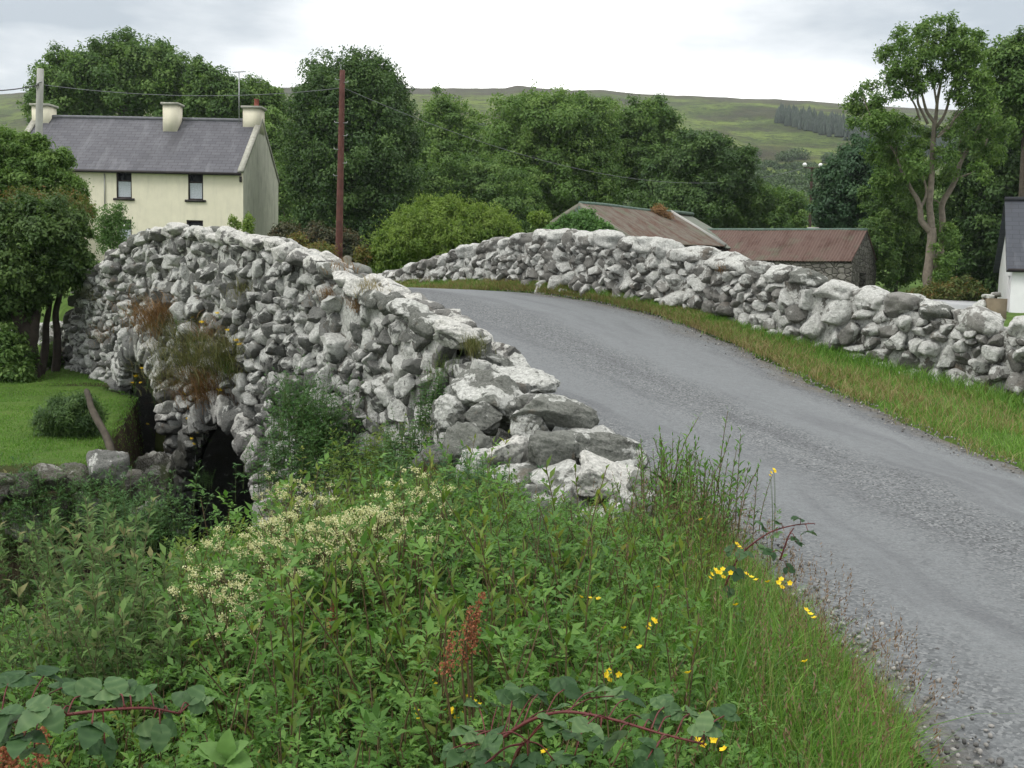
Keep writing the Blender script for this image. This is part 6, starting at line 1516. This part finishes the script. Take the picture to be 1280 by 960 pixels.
for i, (px, py) in enumerate(MW[:21]):
    py += 10; Yp = min(plant_Y(px, py, .95, 4.5), 11.); c = at(px, py, Yp); g = float(gz(c.x, c.y)[0])
    if i < 4:
        t = thing('meadowsweet', 'tall meadowsweet with fluffy cream flower heads on the bank below the arch', 'wildflower', (0, 0, 0), 'meadowsweet on the bank')
        ml, ms, mf = meadow_proto(80 + i); ml.build('foliage', HERB, t); ms.build('stem', STEM_R, t); mf.build('blossom', CREAM, t); MP.append(t)
    else: t = copy_tree(MP[i % 4])
    s = max(.5, (c.z - g) / .97); t.location = (c.x, c.y, g); t.rotation_euler = (0, 0, random.uniform(0, 6.28)); t.scale = (min(s, 1.1),) * 2 + (s,)
# ------------------------------------------------------------------ yellow flowers
def flower_proto(seed, heads=1, size=.013, H_=.5):
    r = np.random.default_rng(seed); ms, mf, ml = MB(), MB(), MB()
    tt = np.linspace(0, 1, 6)[:, None]
    for h in range(heads):
        top = np.array([r.normal() * .018 * (heads > 1), r.normal() * .018 * (heads > 1), H_ + r.normal() * .012 * (heads > 1)])
        add_stems(ms, (np.array([0, 0, 0.]) + top * tt + np.array([.02, 0, 0]) * np.sin(tt * 3.1))[None], .0016, .5)
        tilt = unit(np.array([r.normal() * .5, r.normal() * .5 - .5, 1.])); u_ = unit(np.cross(tilt, [1, .2, 0])); v_ = np.cross(tilt, u_)
        a = np.arange(5) * 1.2566; D = np.cos(a)[:, None] * u_ + np.sin(a)[:, None] * v_ + tilt * .45
        add_leaves(mf, np.repeat(top[None], 5, 0), D, np.repeat(tilt[None], 5, 0) - .5 * D, size, size * .95, r.uniform(0, 1, 5), .12, -.1)
    herbs(ml, None, np.zeros((1, 3)), np.array([H_ * .6]), 'pinnate')
    return ml, ms, mf
bp = []
BUT = [(780, 786), (822, 735), (912, 717), (946, 728), (986, 730), (920, 757), (772, 845), (545, 856), (553, 868), (548, 889), (576, 894), (600, 882), (555, 888), (681, 940), (890, 926), (1021, 776), (1006, 828), (905, 938), (895, 716), (930, 690), (876, 650), (960, 728), (818, 778), (740, 752), (705, 850), (640, 720), (968, 590), (530, 900), (860, 842), (800, 810)]
for i, (px, py) in enumerate(BUT):
    H_ = .55; Yp = plant_Y(px, py, H_ * (1.05 if px > 700 else .95)); c = at(px, py, Yp); g = float(gz(c.x, c.y)[0])
    if i < 4:
        t = thing('buttercup', 'small yellow flower on a thin stalk in the grass of the bank', 'wildflower', (0, 0, 0), 'yellow flowers on the bank')
        ml, ms, mf = flower_proto(120 + i, [1, 1, 4, 3][i], [.014, .013, .012, .012][i]); mf.build('blossom', YELLOW, t); ms.build('stalk', STEM_G, t); ml.build('foliage', HERB, t); bp.append(t)
    else: t = copy_tree(bp[(2 if px in (912, 946, 986, 895, 772) else i) % 4])
    t.location = (c.x, c.y, g); t.rotation_euler = (0, 0, random.uniform(-.8, .8)); s = (c.z - g) / .5; t.scale = (1.15, 1.15, max(.3, s))
# clover and a few white flowers
t = thing('clover', 'pink clover head beside the bramble spray', 'wildflower', (0, 0, 0))
Yp = plant_Y(858, 888, .42); c = at(858, 888, Yp); g = float(gz(c.x, c.y)[0]); m_ = MB(); q = np.array(c) + unit(RNG.normal(size=(90, 3))) * RNG.uniform(.002, .011, (90, 1)); add_leaves(m_, q, rdir(90) + (0, 0, .6), rdir(90), .008, .003, RNG.uniform(0, 1, 90)); m_.build('blossom', PINK, t)
m_ = MB(); add_stems(m_, np.linspace((c.x, c.y, g), c, 5)[None], .0016, .5); m_.build('stalk', STEM_G, t)
# docks with rusty seed spikes
def dock(label, spikes):
    Yp = spikes[0][4]; b = np.array(at(spikes[0][0], spikes[0][1], Yp)); g = float(gz(b[0], b[1])[0]); t = thing('dock_plant', label, 'weed', (b[0], b[1], g)); ml = MB()
    for (x0, y0, x1, y1, Y_) in spikes:
        A = np.array(at(x1, y1, Y_)); Tp = np.array(at(x0, y0, Y_)); B = np.array([b[0], b[1], g]); m_ = MB()
        P_ = catmull(np.array([B, A * .8 + B * .2, A, Tp]), 5); m_.tube(P_, np.linspace(.005, .002, len(P_)), 5); m_.build('stem', STEM_R, t)
        n_ = 260; f = RNG.uniform(0, 1, n_); q = A + (Tp - A) * f[:, None] + RNG.normal(size=(n_, 3)) * (.010 * (1.1 - f * .7) * 1.2)[:, None]
        k = np.sin(f * 60) > -.4; q = q[k]; m_ = MB(); add_leaves(m_, q, rdir(len(q)) + (0, 0, -.5), rdir(len(q)), .009, .008, RNG.uniform(0, 1, len(q)), .2, .1); m_.build('seed_spike_foliage', RUST, t)
dock('rust red dock seed spikes standing in the middle of the herbs', [(604, 742, 584, 800, 3.1), (588, 760, 578, 826, 3.1), (566, 790, 556, 842, 3.05), (597, 765, 590, 812, 3.12)])
dock('orange brown dock seed spikes in the bottom left corner', [(28, 915, 20, 958, 2.3), (52, 912, 48, 955, 2.3), (8, 930, 4, 960, 2.3)])
dock('thin brown dock spike left of the wide rust red one', [(417, 752, 415, 790, 4.4), (640 - 223, 760, 414, 800, 4.4)])
# ------------------------------------------------------------------ bramble sprays with big ridged leaves
def big_leaf(mb, P, D, N, L, W, tone):
    D = unit(np.array(D)); S = unit(np.cross(D, N)); N = np.cross(S, D); nu, nv = 13, 9; V = []
    for i in range(nu):
        t_ = i / (nu - 1); w_ = W * .5 * (math.sin(math.pi * min(1, t_ ** .8)) ** .75) * (1 + .13 * (i % 2)) + .0006
        for j in range(nv):
            s_ = (j / (nv - 1)) * 2 - 1
            ridge = .035 * L * math.cos((t_ * 9 - abs(s_) * 2.2) * math.pi) * (1 - abs(s_) * .3) * math.sin(math.pi * t_)
            V.append(P + D * (L * t_ - .05 * L * abs(s_) * (1 - t_)) + S * w_ * s_ + N * (.22 * abs(s_) * w_ - .28 * L * t_ * t_ + ridge * .5))
    I = np.arange(nu * nv).reshape(nu, nv); mb.add(np.array(V), np.stack([I[:-1, :-1], I[:-1, 1:], I[1:, 1:], I[1:, :-1]], -1).reshape(-1, 4), np.repeat(tone - .5 * np.abs(np.sin(np.arange(nu) * 9 / (nu - 1) * math.pi))[:, None] * .6, nv, 1).ravel())
def bramble(label, canes, leaves, Ln, round_=.72, r0=.0042):
    c0 = np.array(at(*canes[0][0])); g = float(gz(c0[0], c0[1])[0]); t = thing('bramble_spray', label, 'bramble', (c0[0], c0[1], g)); C = []
    for cn in canes:
        P_ = catmull(np.array([at(*q) for q in cn]), 8); m_ = MB(); m_.tube(P_, np.linspace(r0, r0 * .5, len(P_)), 7); 
        for k in range(0, len(P_)):      # prickles
            for z in range(2):
                d = unit(RNG.normal(size=3)); m_.add([P_[k] + d * r0 * .5 + (.0015, 0, 0), P_[k] + d * r0 * .5 - (.0015, 0, 0), P_[k] + d * (r0 + .006)], np.array([(0, 1, 2)]))
        m_.build('cane', CANE, t, smooth=True); C.append(P_)
    C = np.concatenate(C); nl = 0
    for (px, py, Y_, sc_) in [q for l in leaves for q in (l, (l[0] + random.uniform(-26, 26), l[1] + random.uniform(-6, 26), l[2] + random.uniform(-.03, .1), l[3] * random.uniform(.6, .9)))]:
        p = np.array(at(px, py, Y_)); n_ = C[np.argmin(((C - p) ** 2).sum(1))]; ax = p - n_; ax = ax / max(np.linalg.norm(ax), .01)
        m_ = MB(); m_.tube(catmull(np.array([n_, (n_ + p) / 2 + (0, 0, .012), p]), 4), .0016, 5); lf = m_.build('leaf', CANE, t)
        m_ = MB(); tl = random.random()
        up_ = unit(np.array([random.gauss(0, .5), random.gauss(-.3, .5), 1.]))
        side = unit(np.cross(ax + (.001, 0, 0), up_)); fw = unit(np.cross(up_, side))
        for k, (f, s_, q) in enumerate(((1, 0, 1.), (.25, 1, .82), (.25, -1, .82))):
            D = fw * f + side * s_ * 1.0 + np.array([random.gauss(0, .12), random.gauss(0, .12), random.gauss(-.05, .12)])
            big_leaf(m_, p, D, up_ + .25 * unit(RNG.normal(size=3)), Ln * sc_ * q, Ln * sc_ * q * round_, min(1, max(0, tl + random.gauss(0, .15))))
        m_.build('leaflet', BRAM, lf, smooth=True)
bramble('arching bramble spray with dark red cane and bluish leaves at the bottom centre edge', [[(610, 935, 2.25), (660, 902, 2.2), (705, 890, 2.15), (760, 898, 2.1), (830, 918, 2.05), (880, 930, 2.0)], [(640, 965, 2.2), (650, 935, 2.15), (660, 925, 2.1)]],
    [(598, 882, 2.35, .9), (640, 876, 2.3, 1.), (672, 868, 2.3, 1.), (705, 862, 2.25, 1.05), (742, 864, 2.25, 1.), (785, 874, 2.2, 1.), (830, 884, 2.15, .95), (862, 892, 2.1, .9), (590, 915, 2.2, 1.05), (622, 918, 2.1, 1.), (580, 940, 2.2, 1.), (690, 900, 2.05, .9), (735, 905, 2.0, 1.), (770, 925, 2., .9), (660, 945, 2.1, .95), (905, 895, 2.1, .8), (880, 915, 2., .9), (820, 935, 1.98, .9), (718, 945, 2.05, .9), (612, 952, 2.1, .9)], .052)
bramble('bramble spray of broad blue green leaves in the bottom left corner', [[(-40, 905, 1.95), (40, 900, 1.95), (110, 890, 1.95), (180, 885, 2.0), (225, 892, 2.05)]],
    [(10, 855, 2., 1.1), (55, 845, 2.05, 1.), (100, 870, 2., 1.1), (150, 868, 2., 1.), (60, 885, 1.9, 1.15), (115, 905, 1.9, 1.05), (0, 890, 1.9, 1.1), (185, 865, 2.05, 1.), (200, 905, 2., .95), (235, 880, 2.1, .9), (30, 920, 1.88, 1.)], .058)
bramble('thin bramble shoot with round leaves reaching out over the road edge', [[(905, 735, 4.3), (925, 695, 4.25), (958, 668, 4.2), (990, 657, 4.2), (1018, 654, 4.2)], [(975, 700, 4.2), (985, 672, 4.2), (992, 660, 4.2)]],
    [(955, 660, 4.2, .8), (1000, 648, 4.2, .7), (1010, 665, 4.15, .75), (930, 690, 4.2, .9), (975, 655, 4.2, .7), (920, 712, 4.2, 1.), (965, 690, 4.15, .7)], .062, .85, .004)
# plantain-like leaf plant at bottom left
t = thing('broad_leaf_weed', 'pale green broad leaved young plant near the bottom edge', 'weed', tuple(at(285, 958, 2.3))); m_ = MB()
for k, (px, py) in enumerate([(300, 925), (268, 935), (285, 918), (300, 945), (262, 925)]):
    b = np.array(at(284, 950, 2.3)); p = np.array(at(px, py, 2.3)); big_leaf(m_, b, p - b + (0, -.02, 0), np.array([0, -.5, 1.]), .075, .045, .9)
m_.build('foliage', leaf_mat('pale_leaf', [(0, (.10, .2, .05)), (1, (.15, .27, .08))], .35), t, smooth=True)

# ------------------------------------------------------------------ plants on the bridge and the walls
def Yface(px): return float(np.interp(px, [b[0] for b in BR[::-1]], [b[1] for b in BR[::-1]]))
def tuft(name, label, px, py, Y_, n, L, mat, droop=.8, spread=.1, group=None, W=.006, cat='grass tuft'):
    c = np.array(at(px, py, Y_)); t = thing(name, label, cat, tuple(c), group)
    P = c + RNG.normal(size=(n, 3)) * spread * np.array([1, 1, .6]); m_ = MB()
    az_c = math.atan2(-.6, -.8)
    add_blades(m_, P, RNG.normal(size=n) * 1.3 + az_c, L * RNG.uniform(.5, 1.2, n), W, droop * RNG.uniform(.6, 1.8, n), RNG.uniform(0, 1, n), 5)
    m_.build('foliage', mat, t); return t
ORANGE = leaf_mat('orange_dead_grass', [(0, (.13, .07, .025)), (.5, (.22, .12, .05)), (1, (.30, .19, .09))], .3, .6)
OLIVE = leaf_mat('olive_wall_grass', [(0, (.07, .085, .025)), (.5, (.12, .13, .045)), (1, (.20, .18, .08))], .3, .6)
fo = -.12
tuft('grass_tuft', 'big drooping mat of olive and brown grass over the crown of the arch', 252, 452, Yface(252) + fo - .06, 1900, .42, OLIVE, 1.4, .40, W=.008)
tuft('grass_tuft', 'olive grass patch at the top left of the big mat on the bridge face', 226, 412, Yface(226) + fo - .04, 420, .34, OLIVE, 1.4, .2)
tuft('grass_tuft', 'thin brown grass patch at the top of the big mat on the bridge face', 272, 418, Yface(272) + fo - .04, 380, .32, ORANGE, 1.4, .2)
tuft('grass_tuft', 'straggling olive grass hanging beside the small dark side arch', 222, 480, Yface(222) + fo - .04, 380, .36, OLIVE, 1.7, .2)
tuft('grass_tuft', 'dry brown hanging grass left of the big olive mat on the bridge face', 207, 402, Yface(207) + fo - .05, 1300, .5, ORANGE, 1.3, .27, W=.009)
tuft('grass_tuft', 'tall olive grass right of the big mat on the bridge face', 292, 452, Yface(292) + fo - .05, 1400, .5, OLIVE, 1.0, .28, W=.009)
tuft('grass_tuft', 'brown dead grass hanging down above the voussoirs of the arch', 268, 490, Yface(268) + fo - .05, 1100, .5, ORANGE, 1.6, .24, W=.008)
tuft('grass_tuft', 'fresh green grass clump at the right of the bridge face mat', 290, 462, Yface(290) + fo - .15, 260, .36, GRASS, .8, .08)
tuft('grass_tuft', 'thin dry grass patch high on the bridge face under the parapet', 310, 368, Yface(310) + fo, 260, .3, OLIVE, 1.1, .13)
tuft('grass_tuft', 'small orange dead tuft at the near side of the parapet coping', 413, 372, Yface(413) - .1, 200, .22, ORANGE, .9, .07)
tuft('grass_tuft', 'small orange tuft below the coping beside another on the parapet', 447, 385, Yface(447) - .1, 170, .2, ORANGE, .9, .07)
tuft('grass_tuft', 'bushy brown green tuft between the white stones at the lower end of the parapet', 594, 440, 10.55, 260, .22, OLIVE, .5, .055)
tuft('grass_tuft', 'pale dry grass lying on top of the parapet coping', 462, 362, Yface(470) + .1, 160, .16, DRY, 1.0, .09)
tuft('grass_tuft', 'second dry tuft on the parapet top nearer the crest', 425, 338, Yface(430) + .2, 150, .16, ORANGE, .9, .1)
tuft('grass_tuft', 'rust brown mossy tuft at the foot of the end blocks', 545, 600, 8.95, 200, .16, ORANGE, 1.3, .07)
tuft('grass_tuft', 'dry tuft growing from the top of the right hand wall', 905, 338, 16.9, 90, .18, ORANGE, 1.0, .06)
tuft('grass_tuft', 'olive tuft on the far left wing of the bridge face', 120, 372, Yface(120) - .12, 160, .26, OLIVE, 1.2, .14)
tuft('grass_tuft', 'brown vegetation in the joints of the left wing of the bridge', 140, 420, Yface(140) - .12, 220, .28, ORANGE, 1.5, .2)
for i, (px, py) in enumerate([(240, 396), (238, 385), (253, 402), (236, 403), (272, 391), (285, 412), (296, 425), (262, 440), (282, 438), (170, 470), (182, 465), (176, 478), (188, 470), (166, 478), (203, 500), (215, 500), (222, 498), (232, 492), (273, 497), (275, 487), (222, 505), (185, 530), (210, 535), (235, 523), (240, 548), (243, 555), (248, 540), (195, 575), (213, 510), (178, 460), (193, 455), (300, 430)]):
    Y_ = (Yface(px) - .38 if px > 230 else Yface(px) - .25); c = np.array(at(px, py, Y_)); b = c + np.array([.05, .25, -.22])
    if i == 0:
        t = thing('ragwort', 'yellow flowered weed sprouting from the stones of the bridge face', 'wildflower', (0, 0, 0), 'yellow weeds on the bridge face'); rg0 = t
        mf, ms, ml = MB(), MB(), MB(); q = unit(RNG.normal(size=(70, 3))) * RNG.uniform(.0, .055, (70, 1)) * np.array([1, 1, .45]); add_leaves(mf, q, rdir(70) * (1, 1, .3), np.array([0, -.4, 1.]) + rdir(70) * .3, .022, .018, RNG.uniform(0, 1, 70), .1, .1)
        add_stems(ms, np.linspace((.05, .25, -.25), (0, 0, 0), 5)[None], .003, .5); add_leaves(ml, np.linspace((.05, .25, -.25), (0, 0, -.03), 14), rdir(14), np.array([0, 0, 1.]) + rdir(14) * .3, .06, .015, RNG.uniform(0, 1, 14))
        mf.build('blossom', YELLOW, t); ms.build('stem', STEM_G, t); ml.build('foliage', HERB, t)
    else: t = copy_tree(rg0)
    t.location = c; t.rotation_euler = (random.uniform(-.3, .3), random.uniform(-.3, .3), random.uniform(-.7, .7)); s = random.uniform(.6, 1.05); t.scale = (s, s, s)
# leafy clump against the wall above the bank, ferns and brambles on the wall
def leafy(name, label, spots, kind, mat, n, H_, Yo=0., sm=STEM_G, each=None):
    if each:
        for q in spots: leafy(name, label, [q], kind, mat, n, H_, Yo, sm)['group'] = each
        return
    c0 = np.array(at(spots[0][0], spots[0][1], spots[0][2])); t = thing(name, label, 'plant', tuple(c0)); ml, ms = MB(), MB()
    for (px, py, Y_, sp2) in spots:
        c = np.array(at(px, py, Y_)); B = c + RNG.normal(size=(n, 3)) * np.array([sp2 * .8, sp2 * .5, sp2 * .4]) - (0, 0, H_ * .6)
        herbs(ml, ms, B, H_ * RNG.uniform(.6, 1.15, n), kind)
    ml.build('foliage', mat, t); ms.build('plant_stem', sm, t); return t
leafy('elder_clump', 'rounded dark green leafy clump growing against the parapet right of the arch', [(388, 515, 12.9, .30), (378, 550, 12.6, .34), (405, 535, 12.6, .26), (370, 500, 13.3, .2), (395, 575, 12.2, .34), (360, 580, 12.4, .3)], 'pinnate', HERB_D, 60, .62)
leafy('meadow_herb', 'yellowish green herb with pinnate leaves beside the dark clump at the wall foot', [(450, 590, 10.5, .3), (500, 600, 10., .26), (480, 575, 10.6, .2)], 'pinnate', HERB_Y, 42, .6, each='yellowish herbs at the wall foot')
leafy('bramble_clump', 'leafy bramble trailing over the stones above the end blocks', [(512, 545, 10.0, .16), (535, 510, 10.2, .13), (545, 490, 10.3, .10), (500, 560, 10., .2)], 'opposite', HERB_D, 30, .38, each='brambles trailing on the stones')
leafy('nettle_clump', 'dark leafy herb standing at the foot of the tumbled end blocks', [(530, 605, 8.9, .2), (490, 595, 9.3, .2)], 'opposite', HERB_D, 40, .45, each='dark herbs at the wall foot')
leafy('horsetail', 'feathery blue green horsetail clump before the tumbled end blocks', [(590, 635, 7.2, .17), (570, 640, 7.2, .15), (610, 645, 7.1, .12)], 'fine', leaf_mat('blue_green_needles', [(0, (.03, .085, .035)), (1, (.07, .15, .06))], .3), 34, .6)
leafy('bank_herb', 'leafy growth hanging over the boulders of the river bank', [(10, 612, 12.45, .25), (50, 615, 12.45, .25), (90, 618, 12.5, .25), (125, 618, 12.6, .2), (160, 640, 12.8, .25), (20, 640, 12.2, .25), (70, 645, 12.2, .25), (120, 650, 12.3, .25)], 'pinnate', HERB_D, 26, .5, each='plants over the river bank boulders')
leafy('wall_sprig', 'small fresh sprig of leaves low on the parapet stones', [(555, 455, 10.9, .08), (545, 465, 10.9, .07)], 'lance', HERB_Y, 12, .22)
leafy('verge_herb', 'tall leafy herb with reddish stems standing beside the last block of the parapet', [(845, 600, 6.6, .16), (870, 600, 6.2, .18), (830, 625, 6.4, .18), (880, 640, 5.9, .18), (860, 660, 5.6, .22)], 'lance', HERB, 30, .52, sm=STEM_R, each='tall herbs at the end of the parapet')
leafy('fern', 'small green fern hanging at the left side of the big arch mouth', [(255, 600, Yface(255) - .1, .12)], 'fine', HERB_D, 16, .3)
leafy('fern', 'green fern growing over the top of the small side arch', [(203, 495, Yface(205) - .1, .14), (200, 482, Yface(200) - .1, .1)], 'fine', HERB_D, 22, .34)
leafy('wall_herb', 'green leafy weed growing out of the middle of the bridge face mat', [(255, 420, Yface(255) - .25, .14), (235, 412, Yface(235) - .25, .12)], 'fine', HERB, 26, .42)
leafy('birds_foot', 'low yellow flowered herb at the water side below the pier', [(190, 640, 10.5, .3), (178, 650, 10.4, .3)], 'pinnate', HERB_D, 60, .5)

# loose chippings along the road edges
m_ = MB(); V0, F0 = ico(1); n_ = 5200; r_ = np.random.default_rng(4)
y = 1.6 + 20 * r_.uniform(0, 1, n_) ** 1.9; sd = r_.uniform(size=n_) < .5
x = np.where(sd, right_edge(y) - np.abs(r_.normal(size=n_)) * .22 + .06, left_edge(y) + np.abs(r_.normal(size=n_)) * .16 + .03)
k = (y < 7.5) | sd; x, y = x[k], y[k]; z = zroad(x, y) + .012; sz = r_.uniform(.004, .013, len(x))
V = V0[None] * sz[:, None, None] * r_.uniform(.6, 1.3, (len(x), 1, 3)) + np.stack([x, y, z], 1)[:, None]
m_.add(V.reshape(-1, 3), (F0[None] + (np.arange(len(x)) * len(V0))[:, None, None]).reshape(-1, 3), np.repeat(r_.uniform(0, 1, len(x)), len(V0)))
mg = NT('road_chippings'); tag(m_.build('gravel', mg.done(mg.principled(mg.ramp(mg.attr(), [(0, (.06, .06, .06)), (.6, (.17, .165, .155)), (1, (.34, .33, .31))]), .9))), kind='stuff')
